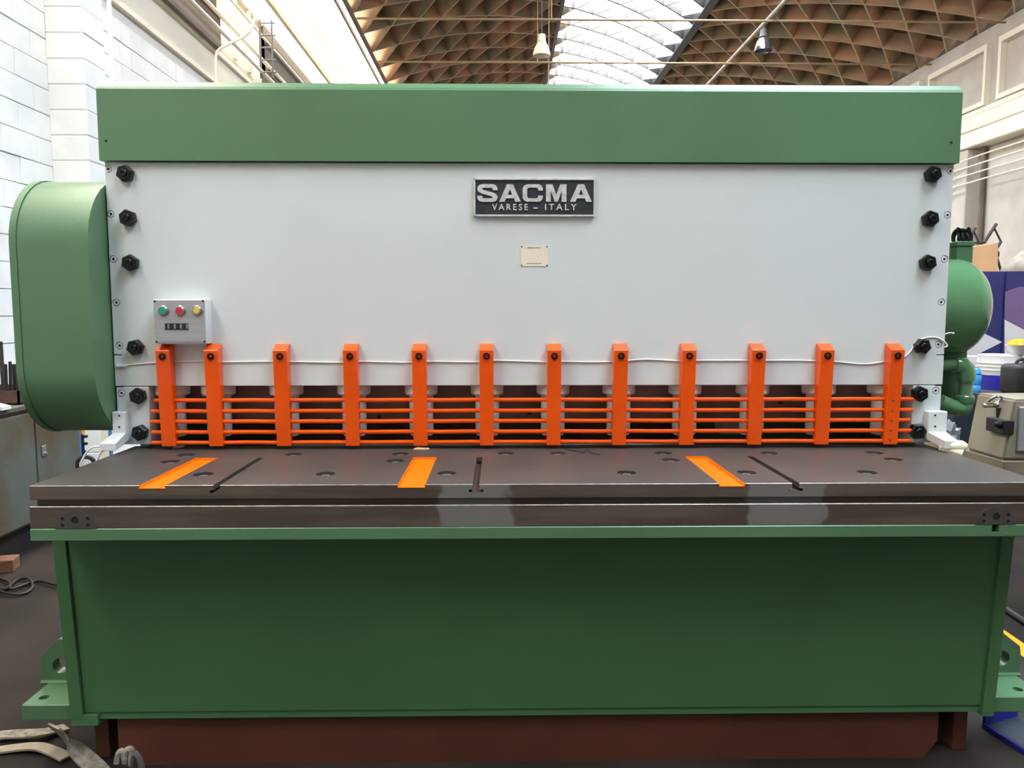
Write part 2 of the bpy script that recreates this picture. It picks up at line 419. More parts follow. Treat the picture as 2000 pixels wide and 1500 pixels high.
# ends of the hall
for nm, a, b_ in (('wall_back', Y1, Y1 + 0.3), ('wall_front', Y0 - 0.3, Y0)):
    bm = box(B(), WX - 0.3, RX + 0.3, a, b_, GZ, 10.4); tag(obj(nm, bm, M['cream_wall'] if nm == 'wall_back' else M['front_wall'], smooth=None), kind='structure')

# vaulted roof: shell, lattice ribs, glazed strip
CXV, RHO = 3.76, 11.17
CZV = CZ + 8.27 - RHO
T0, T1 = math.asin((-3.0 - CXV) / RHO), math.asin((RX - CXV) / RHO)
G0, G1 = math.asin((1.72 - CXV) / RHO), math.asin((5.62 - CXV) / RHO)
def vp(t, r, y): return Vector((CXV + r * math.sin(t), y, CZV + r * math.cos(t)))
bm = B()
for ta, tb in ((T0 - 0.02, G0), (G1, T1 + 0.03)):
    n = 12; ri, ro = RHO + 0.45, RHO + 0.6
    L = []
    for i in range(n + 1):
        t = ta + (tb - ta) * i / n
        L.append([bm.verts.new(vp(t, r, y)) for r, y in ((ri, Y0), (ri, Y1), (ro, Y1), (ro, Y0))])
    for i in range(n):
        for k in range(4): bm.faces.new((L[i][k], L[i][(k + 1) % 4], L[i + 1][(k + 1) % 4], L[i + 1][k]))
    bm.faces.new(L[0]); bm.faces.new(L[-1])
ceil = tag(obj('ceiling', bm, M['shell'], smooth=30), kind='structure')
STEP = 1.22
def rib(y_start, sgn):
    bm = B(); n = 24; L = []; TS = []
    for i in range(n + 1):
        t = T0 + (T1 - T0) * i / n
        y = y_start + sgn * RHO * (t - T0)
        if y < 3.0 or y > Y1: continue
        d = Vector((math.cos(t), sgn, -math.sin(t))).normalized()
        nrm = d.cross(Vector((math.sin(t), 0, math.cos(t)))).normalized() * 0.022
        a = vp(t, RHO, y); b_ = vp(t, RHO + (0.3 if G0 < t < G1 else 0.46), y)
        TS.append(t); L.append([bm.verts.new(p) for p in (a - nrm, a + nrm, b_ + nrm, b_ - nrm)])
    if len(L) < 2: bm.free(); return
    for i in range(len(L) - 1):
        for k in range(4):
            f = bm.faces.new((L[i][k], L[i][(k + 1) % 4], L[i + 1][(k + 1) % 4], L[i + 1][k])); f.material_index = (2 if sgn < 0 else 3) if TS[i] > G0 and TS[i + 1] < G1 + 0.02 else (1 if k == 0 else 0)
    bm.faces.new(L[0]); bm.faces.new(L[-1])
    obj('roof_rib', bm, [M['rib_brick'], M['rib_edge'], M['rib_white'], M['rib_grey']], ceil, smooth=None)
arc = RHO * (T1 - T0)
y = 3.0 - arc
while y < Y1:
    if y > 10.0 - arc: rib(y, 1)
    y += STEP
y = 3.0 + 0.3
while y < Y1 + arc:
    if y > 10.0: rib(y, -1)
    y += STEP
# glazed strip of the vault
bm = B()
for t, wdt in ((G0, 0.05), (G1, 0.12)):
    p = vp(t, RHO + 0.2, 0); box(bm, p.x - wdt, p.x + wdt, Y0, Y1, p.z - 0.24, p.z + 0.32)
win = tag(obj('window_1', bm, M['roof_steel'], smooth=None), kind='structure')
pane = None
NW, LP = 3, 2.0
for i in range(NW):
    ta, tb = G0 + (G1 - G0) * i / NW, G0 + (G1 - G0) * (i + 1) / NW
    yy = Y0; col_first = None
    while yy < Y1 - 0.1:
        if col_first is None:
            bm = B(); e = 0.001
            a = [vp(ta + e, RHO + 0.48, yy + 0.02), vp(tb - e, RHO + 0.48, yy + 0.02), vp(tb - e, RHO + 0.48, yy + LP - 0.02), vp(ta + e, RHO + 0.48, yy + LP - 0.02)]
            b_ = [vp(ta + e, RHO + 0.50, yy + 0.02), vp(tb - e, RHO + 0.50, yy + 0.02), vp(tb - e, RHO + 0.50, yy + LP - 0.02), vp(ta + e, RHO + 0.50, yy + LP - 0.02)]
            va = [bm.verts.new(p) for p in a]; vb = [bm.verts.new(p) for p in b_]
            bm.faces.new(va); bm.faces.new(vb[::-1])
            for k in range(4): bm.faces.new((va[k], va[(k + 1) % 4], vb[(k + 1) % 4], vb[k]))
            col_first = obj('glass_pane', bm, M['sky_pane'], win, smooth=None)
        else:
            w0 = WORLD[col_first.name]
            again(col_first, win, (w0.x, yy + LP / 2, w0.z))
        yy += LP
# long side window between the left wall and the vault
def sw(t, off=0.0): return (-4.2 + 1.2 * t - off * 0.63, CZ + 5.03 + 0.97 * t + off * 0.78)
bm = B()
for t, hw, hh, mi in ((0.0, 0.05, 0.06, 0), (0.24, 0.035, 0.07, 1), (0.5, 0.03, 0.05, 0), (0.80, 0.025, 0.05, 0), (0.9, 0.02, 0.05, 1), (1.0, 0.03, 0.05, 1)):
    X, Z = sw(t); box(bm, X - hw, X + hw, Y0, Y1, Z - hh, Z + hh, mi=mi)
win2 = tag(obj('window_2', bm, [M['cream_band'], M['lintel']], smooth=None), kind='structure')
TT = [0.0, 0.24, 0.5, 0.8, 0.9, 1.0]
for i in range(5):
    a, b_ = sw(TT[i] + 0.01, 0.03), sw(TT[i + 1] - 0.01, 0.03); c, d = sw(TT[i + 1] - 0.01, 0.05), sw(TT[i] + 0.01, 0.05)
    yy = Y0; ff = None
    while yy < Y1 - 0.1:
        if ff is None:
            bm = prism(B(), [a, b_, c, d], 'y', yy + 0.02, yy + 4.08); ff = obj('glass_pane', bm, M['side_pane'], win2, smooth=None)
        else:
            w0 = WORLD[ff.name]; again(ff, win2, (w0.x, yy + 2.05, w0.z))
        yy += 4.1

# tie rods, hangers, long pipe, pendant lamps
tl = {13.9: 'nearest', 16.7: 'front', 19.5: 'second', 22.3: 'third', 25.1: 'farthest'}
for i, Yt in enumerate((16.7, 19.5, 22.3)):
    bm = B(); tube(bm, [(-2.9, Yt, CZ + 5.93), (RX - 0.001, Yt, CZ + 5.93)], 0.024, 8)
    tag(obj('tie_rod', bm, M['tie']), ('upper steel tie rod crossing the vault in front of the pendant lamps', 'lower steel tie rod crossing the vault just above the green beam', 'steel tie rod of the vault hidden behind the green beam')[i], 'rod', 'tie rods of the vault')
bm = B(); tube(bm, [(5.64, 3.0, CZ + 6.05), (5.64, 33.9, CZ + 6.05)], 0.045, 8)
tag(obj('roof_pipe', bm, M['sack']), 'long grey pipe running lengthwise under the roof on the tie rods', 'pipe')
def rod(x, y, z0, z1, lab):
    bm = B(); tube(bm, [(x, y, z0), (x, y, z1)], 0.016, 6); tag(obj('hanger_rod', bm, M['tie']), lab, 'rod', 'hanger rods of the vault')
rod(1.08, 16.7, CZ + 5.93, CZ + 8.35, 'thin hanger rod from the vault to the upper tie rod left of the skylight')
rod(0.93, 19.5, CZ + 5.93, CZ + 8.3, 'thin hanger rod from the vault to the lower tie rod behind the cream pendant lamp')
rod(1.2, 19.5, CZ + 5.0, CZ + 8.38, 'thin rod dropping past the lower tie rod towards the green beam')
def lamp(x, y, ztop, m, lab):
    L = empty('pendant_lamp', (x, y, ztop), lab, 'lamp', None)
    bm = B(); tube(bm, [(x, y, ztop - 0.02), (x, y, ztop + 1.4 if m is M['lamp_cream'] else ztop + 0.12)], 0.014, 6); obj('cord', bm, M['roof_steel'], L)
    bm = B(); lathe(bm, (x, y, ztop), (0, 0, -1), [(0.03, 0), (0.08, 0.02), (0.085, 0.14), (0.1, 0.17), (0.07, 0.2)], 16); obj('lamp_housing', bm, M['lamp_cream'] if m is M['lamp_cream'] else M['roof_steel'], L)
    bm = B(); lathe(bm, (x, y, ztop), (0, 0, -1), [(0.06, 0.18), (0.1, 0.2), (0.15, 0.28), (0.18, 0.38), (0.19, 0.46), (0.178, 0.46), (0.165, 0.38), (0.13, 0.28), (0.05, 0.22)], 20); obj('lamp_shade', bm, m, L)
    bm = B(); lathe(bm, (x, y, ztop), (0, 0, -1), [(0.02, 0.2), (0.035, 0.28), (0.05, 0.36), (0.03, 0.41), (0, 0.42)], 10); obj('bulb', bm, M['white_plastic'], L)
p = at(1058, 66, 17.6); lamp(p.x, p.y, p.z, M['lamp_cream'], 'cream bell-shaped pendant lamp left of the bright skylight')
p = at(1485, 70, 17.2); lamp(5.64, p.y, CZ + 5.95, M['glass_lamp'], 'grey glass pendant lamp hanging from the long roof pipe at right')

# ================================================================ THE SHEAR
MA = empty('guillotine_shear', (0.145, 3.0, 0.17), 'large green and white guillotine shear with orange finger guards and steel table', 'machine')
PY = 3.30                                    # front of the white plate
XL, XR = -1.612, 1.893
# --- top cover beam
bm = B(); y0 = 3.278
prism(bm, [(y0, 2.284), (y0, 2.566), (y0 + 0.006, 2.578), (y0 + 0.03, 2.6), (3.95, 2.6), (3.95, 2.284)], 'x', -1.622, 1.902)
tb = obj('top_cover', bm, M['green'], MA, smooth=20)
for u, v in ((207, 275), (1858, 278)):
    p = at(u, v, y0); bm = B(); lathe(bm, (p.x, y0 - 0.002, p.z), (0, 1, 0), [(0.005, 0), (0.005, 0.006)], 8); obj('rivet_hole', bm, M['black_matte'], tb)
# --- front plate with countersunk screw holes and edge slots
bm = box(B(), XL, XR, PY, PY + 0.045, 1.361, 2.281, 0.002)
fp = obj('front_plate', bm, M['white'], MA)
lscr = [(211, 330), (216, 418), (221, 506), (227, 591), (233, 675)]
rscr = [(1857, 334), (1851, 420), (1845, 506), (1839, 590), (1833, 673)]
c = B()
spos = []
for u, v in lscr + rscr:
    p = at(u, v, PY); spos.append(p); lathe(c, (p.x, PY - 0.01, p.z), (0, 1, 0), [(0.0155, 0), (0.0155, 0.022)], 20)
for u0, u1, v in ((226, 238, 693), (1829, 1841, 693)):
    a, b_ = at(u0, v, PY), at(u1, v, PY); box(c, a.x - (0.02 if u0 < 900 else 0), b_.x + (0.02 if u0 > 900 else 0), PY - 0.02, PY + 0.02, a.z - 0.0025, a.z + 0.0025)
cut(fp, c)
# cheeks under the plate
cheeks = []
for xa, xb, scr, sl in ((XL + 0.003, -1.474, (237, 768), (228, 241, 753)), (1.766, XR - 0.004, (1828, 763), (1827, 1840, 751))):
    bm = box(B(), xa, xb, PY, PY + 0.16, 1.113, 1.358, 0.002); ck = obj('cheek_plate', bm, M['white'], MA); cheeks.append(ck)
    p = at(*scr, PY); spos.append(p)
    c = B(); lathe(c, (p.x, PY - 0.01, p.z), (0, 1, 0), [(0.0155, 0), (0.0155, 0.022)], 20); cut(ck, c)
# edge slots between plate and cheek
for u0, u1, v in ((229, 241, 753), (1827, 1839, 751)):
    a, b_ = at(u0, v, PY), at(u1, v, PY); bm = box(B(), a.x, b_.x, PY - 0.001, PY + 0.01, 1.3575, 1.3625); obj('edge_slot', bm, M['black_matte'], fp)
sc0 = None
for p in spos:
    if sc0 is None:
        bm = B(); lathe(bm, (p.x, PY + 0.012, p.z), (0, -1, 0), [(0.0125, 0), (0.0125, 0.010), (0.011, 0.0115), (0.006, 0.0115), (0.0055, 0.004), (0, 0.004)], 18)
        sc0 = obj('socket_screw', bm, M['white2'], MA)
        bm = B(); lathe(bm, (p.x, PY + 0.0075, p.z), (0, -1, 0), [(0.0055, 0), (0.0055, 0.003)], 6); k0 = obj('hex_socket', bm, M['black_matte'], sc0)
        base = p; d0 = WORLD[sc0.name] - Vector((p.x, 0, p.z)); dk = WORLD[k0.name] - WORLD[sc0.name]
    else:
        s = again(sc0, MA, Vector((p.x, 0, p.z)) + d0); again(k0, s, WORLD[s.name] + dk)
# --- black hex nuts
nuts = [(242, 338), (247, 425), (252, 513), (262, 679), (267, 774), (271, 846), (1825, 340), (1820, 427), (1815, 513), (1804, 677), (1799, 770), (1794, 843)]
n0 = None
for i, (u, v) in enumerate(nuts):
    p = at(u, v, 3.275); p.y = PY
    an = random.uniform(-0.5, 0.5)
    if n0 is None:
        bm = B(); lathe(bm, (p.x, PY + 0.001, p.z), (0, -1, 0), [(0.034, 0), (0.0345, 0.006), (0.0345, 0.026), (0.029, 0.033), (0.015, 0.033)], 6)
        n0 = obj('hex_nut', bm, M['black'], MA, smooth=25, origin=(p.x, PY, p.z))
        bm = B(); lathe(bm, (p.x, PY - 0.03, p.z), (0, -1, 0), [(0.0155, 0), (0.0155, 0.007), (0.013, 0.010), (0.006, 0.010), (0.005, 0.005), (0, 0.005)], 14); st0 = obj('threaded_stud', bm, M['black'], n0, origin=(p.x, PY, p.z))
        n0.rotation_euler = (0, an, 0)
    else:
        n = again(n0, MA, (p.x, PY, p.z), rot=(0, an, 0)); again(st0, n, (p.x, PY, p.z))
# --- name plate
a, b_ = at(925, 349, PY), at(1160, 424, PY)
x0, x1, z0, z1 = a.x, b_.x, b_.z, a.z
npl = obj('name_plate', box(B(), x0 + 0.004, x1 - 0.004, PY - 0.010, PY + 0.001, z0 + 0.004, z1 - 0.004), M['plate_dark'], MA)
bm = B(); t = 0.0075
box(bm, x0, x1, PY - 0.016, PY + 0.001, z0, z0 + t, 0.0015); box(bm, x0, x1, PY - 0.016, PY + 0.001, z1 - t, z1, 0.0015); box(bm, x0, x0 + t, PY - 0.016, PY + 0.001, z0, z1, 0.0015); box(bm, x1 - t * 0.5, x1, PY - 0.016, PY + 0.001, z0, z1, 0.001)
obj('plate_frame', bm, M['plate_silver'], npl)
def arcp(cx, cy, rx, ry, a0, a1, n=7): return [(cx + rx * math.cos(math.radians(a0 + (a1 - a0) * k / n)), cy + ry * math.sin(math.radians(a0 + (a1 - a0) * k / n))) for k in range(n + 1)]
LET = {'A': [[(0, 0), (.36, 1), (.64, 1), (1, 0), (.75, 0), (.68, .2), (.32, .2), (.25, 0)], [(.395, .4), (.605, .4), (.5, .72)]],
       'M': [[(0, 0), (0, 1), (.31, 1), (.5, .40), (.69, 1), (1, 1), (1, 0), (.76, 0), (.76, .62), (.58, 0), (.42, 0), (.24, .62), (.24, 0)]],
       'C': [arcp(.76, .72, .24, .28, 0, 90) + arcp(.28, .72, .28, .28, 90, 180) + arcp(.28, .28, .28, .28, 180, 270) + arcp(.76, .28, .24, .28, 270, 360) + [(1, .36), (.77, .36), (.77, .30)] + arcp(.68, .30, .09, .10, 0, -90, 4) + arcp(.34, .30, .11, .10, 270, 180, 4) + arcp(.34, .70, .11, .10, 180, 90, 4) + arcp(.68, .70, .09, .10, 90, 0, 4) + [(.77, .64), (1, .64)]]}
cl = smoothpts([(.88, .66, 0), (.87, .78, 0), (.78, .89, 0), (.5, .9, 0), (.22, .89, 0), (.12, .76, 0), (.2, .61, 0), (.5, .5, 0), (.8, .39, 0), (.88, .24, 0), (.78, .11, 0), (.5, .1, 0), (.22, .11, 0), (.13, .22, 0), (.12, .34, 0)], 4)
lf, rg = [], []
for i, p in enumerate(cl):
    d = (cl[min(i + 1, len(cl) - 1)] - cl[max(i - 1, 0)]).normalized(); nn = Vector((-d.y, d.x, 0)); hw = 0.105 + 0.02 * abs(d.y)
    lf.append(tuple((p + nn * hw)[:2])); rg.append(tuple((p - nn * hw)[:2]))
LET['S'] = [lf + rg[::-1]]
for ch, ua, ub in (('S', 932.5, 971.5), ('A', 975, 1017), ('C', 1020.5, 1060), ('M', 1066, 1106), ('A', 1112.5, 1155.5)):
    pa, pb = at(ua, 395, PY), at(ub, 361, PY)
    W_, H_ = pb.x - pa.x, pb.z - pa.z
    bm = poly_bm([[(q[0] * W_, q[1] * H_) for q in L] for L in LET[ch]], 0.003)
    stand_up(bm, pa.x, PY - 0.012, pa.z); obj('letter_' + ch.lower(), bm, M['plate_silver'], npl, smooth=None)
for body, uc, wpx, nm in (('VARESE', 996, 69, 'small_lettering'), ('-', 1046, 9, 'lettering_dash'), ('ITALY', 1095, 61, 'small_lettering')):
    pa = at(uc, 411, PY); bm = text_bm(body, 0.036, 0.0025, 0.0006, 1.45)
    xs = [v.co.x for v in bm.verts]; wid = max(xs) - min(xs); tgt = wpx / F * PY
    cx = (max(xs) + min(xs)) / 2
    bmesh.ops.translate(bm, verts=bm.verts, vec=(-cx, 0, 0))
    stand_up(bm, pa.x, PY - 0.012, pa.z, tgt / wid); obj(nm, bm, M['plate_silver'], npl, smooth=None)
# --- maker's label
a, b_ = at(1017, 480, PY), at(1070, 520, PY)
lb = obj('maker_label', box(B(), a.x, b_.x, PY - 0.002, PY + 0.001, b_.z, a.z), M['cream_label'], MA, smooth=None)
pa = at(1043, 485.5, PY); bm = text_bm('MADE IN ITALY', 0.0095, 0.0003); stand_up(bm, pa.x, PY - 0.0022, pa.z, 0.85); obj('label_lettering', bm, M['ink'], lb, smooth=None)
bm = B()
for k in range(9):
    xk = a.x + 0.026 + k * 0.007; box(bm, xk, xk + random.uniform(0.004, 0.006), PY - 0.0025, PY - 0.001, b_.z + 0.010, b_.z + 0.0125)
obj('fine_print', bm, M['ink'], lb, smooth=None)
for x in (a.x + 0.004, b_.x - 0.004):
    for z in (a.z - 0.004, b_.z + 0.004):
        bm = B(); lathe(bm, (x, PY - 0.001, z), (0, -1, 0), [(0.003, 0), (0.003, 0.002), (0.0015, 0.003)], 8); obj('rivet', bm, M['socket'], lb)
# --- orange finger guard posts, bolts and rods
posts = [316.5, 411, 546, 683, 818, 950, 1083, 1213.5, 1347, 1483, 1617, 1754]
py0 = 3.243
q0 = None
for i, u in enumerate(posts):
    p = at(u, 690, py0); h = 0.029
    if q0 is None:
        bm = prism(B(), [(PY, 1.538), (PY - 0.012, 1.538), (py0, 1.513), (PY - 0.030, 1.109), (PY, 1.109)], 'x', p.x - h, p.x + h)
        es = [e for e in bm.edges]; bmesh.ops.bevel(bm, geom=es, offset=0.0015, segments=1, affect='EDGES')
        q0 = obj('guard_post', bm, M['orange'], MA, smooth=20)
        bm = B(); lathe(bm, (p.x, py0 - 0.001, 1.489), (0, -1, 0), [(0.0145, -0.004), (0.0145, 0.003), (0.012, 0.004), (0.008, 0.004), (0.0075, -0.003), (0, -0.003)], 16); b0 = obj('socket_bolt', bm, M['black'], q0)
        db = WORLD[b0.name] - WORLD[q0.name]
    else:
        w0 = WORLD[q0.name]; s = again(q0, MA, (p.x, w0.y, w0.z)); again(b0, s, WORLD[s.name] + db)
    if i == 11:
        for zz in (1.297, 1.252, 1.212, 1.170, 1.128):
            yy = py0 + (PY - 0.030 - py0) * (1.513 - zz) / (1.513 - 1.109)
            bm = B(); lathe(bm, (p.x - 0.004, yy - 0.0008, zz), (0, 1, 0), [(0.0035, 0), (0.0035, 0.004)], 8); obj('set_screw_hole', bm, M['black_matte'], s)
RY = PY - 0.0155
for (ul, vl, ur, vr) in ((302, 782.5, 1789, 779), (296, 803.5, 1782, 800), (294, 823.8, 1776, 820), (297, 844, 1779, 841), (297, 864.5, 1778, 861)):
    a, b_ = at(ul, vl, RY), at(ur, vr, RY); z = (a.z + b_.z) / 2; bm = B()
    n = 24; tube(bm, [(a.x + (b_.x - a.x) * k / n, RY, z + 0.0008 * math.sin(k * 2.6)) for k in range(n + 1)], 0.0088, 10); obj('guard_rod', bm, M['orange'], MA)
# --- hold-down cylinders
hd = [334, 424, 557.5, 690, 822, 951.5, 1080.5, 1209.5, 1339.5, 1472, 1602, 1731]
h0 = None
for u in hd:
    p = at(u, 765, 3.36)
    if h0 is None:
        bm = B(); lathe(bm, (p.x, 3.378, 1.357), (0, 0, -1), [(0.071, 0), (0.071, 0.034), (0.066, 0.041), (0.05, 0.041)], 24); h0 = obj('hold_down_cap', bm, M['white2'], MA, origin=(p.x, 3.378, 1.34))
        bm = B(); lathe(bm, (p.x, 3.378, 1.32), (0, 0, -1), [(0.052, 0), (0.052, 0.165), (0.046, 0.182), (0.03, 0.185)], 24); h1 = obj('plunger', bm, M['white2'], h0, origin=(p.x, 3.378, 1.34))
    else:
        s = again(h0, MA, (p.x, 3.378, 1.34)); again(h1, s, (p.x, 3.378, 1.34))
# --- the inside seen between the rods
bm = box(B(), -1.474, 1.766, PY + 0.18, PY + 0.24, 1.19, 1.42); obj('blade_beam', bm, M['interior'], MA)
for xa in (XL + 0.02, XR - 0.06):
    bm = box(B(), xa, xa + 0.04, PY + 0.16, 4.3, 0.3, 2.4); obj('side_frame', bm, M['green'], MA)
bm = box(B(), XL + 0.06, XR - 0.06, 4.2, 4.26, 0.9, 2.4); obj('rear_plate', bm, M['interior'], MA)
bm = box(B(), 1.0, XR - 0.06, 3.9, 3.95, 0.95, 1.26); obj('rear_guard', bm, M['green'], MA)
bm = box(B(), XL + 0.06, XR - 0.06, 3.62, 4.2, 1.42, 1.48); obj('ram_web', bm, M['interior'], MA)
for u, v in ((642, 820), (741, 814), (1034, 806), (1523, 785)):
    p = at(u, v, PY + 0.18); bm = B(); lathe(bm, (p.x, PY + 0.181, p.z), (0, -1, 0), [(0.01, 0), (0.01, 0.008), (0.004, 0.008), (0.004, 0.003), (0, 0.003)], 12); obj('blade_bolt', bm, M['socket'], MA)
# papers and a box lying behind the blade
a, b_ = at(1408, 815, 3.62), at(1445, 868, 3.62); bm = box(B(), a.x, b_.x, 3.62, 3.72, 1.10, a.z, 0.003); ob = obj('paper_box', bm, M['lilac']); tag(ob, 'pale carton standing behind the guard rods between the ninth and tenth orange posts', 'box')
# --- table with slots and counterbores
TZ = 1.094
TXL, TXR = -1.572, 1.863
TYF = 2.6
bm = box(B(), TXL, TXR, TYF, 3.37, 1.046, TZ, 0.0015)
tab = obj('table_top', bm, [M['steel_top'], M['bar'], M['worn_edge']], MA)
slots = [(-1.207, -1.119), (-0.343, -0.25), (0.744, 0.832)]
tsl = [(-0.960, -0.938), (-0.090, -0.068), (0.994, 1.018)]
bolts = [(-1.06, 2.78), (-0.624, 2.78), (-0.19, 2.785), (0.46, 2.783), (0.895, 2.78), (1.332, 2.775), (-1.276, 3.016), (-0.405, 3.02), (0.672, 3.02), (1.55, 3.018), (-1.27, 3.155), (-0.838, 3.165), (-0.405, 3.17), (0.026, 3.172), (0.24, 3.172), (0.673, 3.168), (1.107, 3.16), (1.545, 3.162)]
c = B()
for a, b_ in slots: box(c, a, b_, TYF - 0.02, 3.092, TZ - 0.011, TZ + 0.02)
for a, b_ in tsl:
    box(c, a, b_, TYF - 0.02, 3.09, TZ - 0.019, TZ + 0.02); box(c, a - 0.013, b_ + 0.013, TYF - 0.02, 3.095, TZ - 0.027, TZ - 0.0175)
for x, y in bolts: lathe(c, (x, y, TZ - 0.017), (0, 0, 1), [(0.0355, 0), (0.0355, 0.04)], 24)
cut(tab, c)
for p in tab.data.polygons:
    if p.normal.y < -0.9 and p.center.y < TYF + 0.01 - WORLD[tab.name].y: p.material_index = 1
    elif p.normal.y < -0.3 and p.normal.z > 0.3: p.material_index = 2
for a, b_ in slots:
    bm = B(); box(bm, a, b_, TYF - 0.0015, 3.092, TZ - 0.0111, TZ - 0.0095); box(bm, a - 0.0002, a + 0.002, TYF - 0.0012, 3.092, TZ - 0.0111, TZ - 0.0003); box(bm, b_ - 0.002, b_ + 0.0002, TYF - 0.0012, 3.092, TZ - 0.0111, TZ - 0.0003); box(bm, a, b_, 3.089, 3.0925, TZ - 0.0111, TZ - 0.0003)
    obj('painted_slot', bm, M['orange_slot'], tab, smooth=None)
t0 = None
for x, y in bolts:
    if t0 is None:
        bm = B(); lathe(bm, (x, y, TZ - 0.0175), (0, 0, 1), [(0.018, 0), (0.018, 0.009), (0.016, 0.011), (0.009, 0.011), (0.008, 0.004), (0, 0.004)], 18); t0 = obj('table_bolt', bm, M['screw'], tab, origin=(x, y, TZ - 0.01))
    else: again(t0, tab, (x, y, TZ - 0.01))
bm = box(B(), -0.95, 0.85, 3.365, 3.385, 1.05, TZ + 0.0035, 0.001); obj('lower_blade', bm, M['screw'], MA)
# table front: groove and lower bar
bm = box(B(), TXL + 0.012, TXR - 0.012, TYF + 0.02, 3.3, 1.018, 1.047); obj('groove_strip', bm, M['bar'], MA)
bm = box(B(), TXL - 0.003, TXR + 0.003, TYF - 0.002, 3.3, 0.948, 1.0235, 0.002); bar = obj('front_bar', bm, [M['bar'], M['worn_edge']], MA)
for p in bar.data.polygons:
    if p.normal.y < -0.3 and p.normal.z > 0.3: p.material_index = 1
for u, v in ((149, 1034), (1943, 1028)):
    p = at(u, v, TYF); r = 0.070; zc = 0.9485 - 0.008; bm = B()
    pts = [(p.x + r * math.cos(math.radians(a)), zc + r * math.sin(math.radians(a))) for a in range(0, 181, 9)]
    pts = [q for q in pts if q[1] >= 0.949]
    pts = [(pts[0][0], 0.949)] + pts + [(pts[-1][0], 0.949)]
    prism(bm, pts, 'y', TYF - 0.005, TYF + 0.004)
    disc = obj('pivot_disc', bm, M['disc'], bar)
    c = B(); holes = [(0, 0.0365, 0.0125)] + [(sx * 0.042, hz, 0.0062) for sx in (-1, 1) for hz in (0.042, 0.0195)]
    for hx, hz, hr in holes: lathe(c, (p.x + hx, TYF - 0.02, zc + hz), (0, 1, 0), [(hr, 0), (hr, 0.0235)], 16)
    cut(disc, c)
    for hx, hz, hr in holes:
        bm = lathe(B(), (p.x + hx, TYF - 0.003, zc + hz), (0, 1, 0), [(hr * 0.98, 0), (hr * 0.98, 0.002)], 14); obj('disc_hole', bm, M['black_matte'], disc)
# green flange below the bar
bm = box(B(), TXL - 0.004, 1.99, TYF - 0.004, 3.3, 0.905, 0.948, 0.003); fl = obj('green_flange', bm, M['green'], MA)
c = B(); p = at(1943, 1034, TYF); box(c, p.x - 0.0125, p.x + 0.0125, TYF - 0.03, TYF + 0.03, 0.921, 0.96); cut(fl, c)
for v in (1027, 1041):
    p = at(1963.5, v, TYF); bm = B(); lathe(bm, (p.x, TYF - 0.003, p.z), (0, -1, 0), [(0.003, 0), (0.003, 0.002), (0.001, 0.003)], 8); obj('pin', bm, M['screw'], fl)
# --- base: leaning front panel between side plates
def lean(z): return 2.78 + (0.905 - z) * 0.077
xl, xr = XL, XR
zb, zs = 0.17, 0.128
bm = B(); prism(bm, [(lean(0.905) + 0.012, 0.906), (lean(zb) + 0.012, zb), (lean(zb) + 0.03, zb), (lean(0.905) + 0.03, 0.906)], 'x', xl + 0.05, xr - 0.012); obj('base_panel', bm, M['green_dark'], MA)
for xa, xb in ((xl, xl + 0.045), (xr - 0.045, xr)):
    bm = B(); prism(bm, [(lean(0.906), 0.906), (lean(zs), zs), (3.75, zs), (3.75, 0.906)], 'x', xa, xb); obj('side_plate', bm, M['green_dark'], MA)
bm = box(B(), xl + 0.045, xr - 0.045, lean(0.2) + 0.02, 3.4, 0.140, 0.168); obj('base_rail', bm, M['green_dark'], MA)
bm = box(B(), xl, xl + 0.10, lean(zs) - 0.001, lean(zs) + 0.05, 0.122, 0.162); obj('base_corner', bm, M['green_dark'], MA)
# --- mounting feet: horizontal pad plus holed lug
FY, LY = 2.86, 3.04
for side in (-1, 1):
    if side < 0: ua, v0_, v1_, ul, va, vb, vc, uh = 41, 1377, 1408, 80, 1285, 1249, 1300, 118
    else: ua, v0_, v1_, ul, va, vb, vc, uh = 2044, 1360, 1391, 1992, 1275, 1241, 1285, 1957
    e = at(ua, v0_, FY); zt = e.z; zu = at(ua, v1_, FY).z; xin = xl if side < 0 else xr
    bm = box(B(), min(e.x, xin), max(e.x, xin), FY, LY + 0.06, zu, zt, 0.004); ft = obj('foot_pad', bm, M['green'], MA)
    hp = atz(86 if side < 0 else 1988, 1362 if side < 0 else 1346, zt)
    c = B(); lathe(c, (hp.x, hp.y, zu - 0.05), (0, 0, 1), [(0.018, 0), (0.018, 0.3)], 18); cut(ft, c)
    xo = at(ul, 1300, LY).x; z1_ = at(ul, va, LY).z; z2_ = at(ul, vb, LY).z; ch = 0.075 * side
    pts = [(xin, zt), (xo, zt), (xo, z1_), (xo - ch, z2_), (xin, z2_)]
    bm = prism(B(), pts, 'y', LY, LY + 0.05); lg = obj('lifting_lug', bm, M['green'], MA)
    hp = at(uh, vc, LY); c = B(); lathe(c, (hp.x, LY - 0.05, hp.z), (0, 1, 0), [(0.032, 0), (0.032, 0.2)], 20); cut(lg, c)
    bm = B(); tube(bm, [(xin, LY, zt + 0.002), (xo, LY, zt + 0.002)], 0.009, 6); obj('weld_seam', bm, M['green_gloss'], lg)
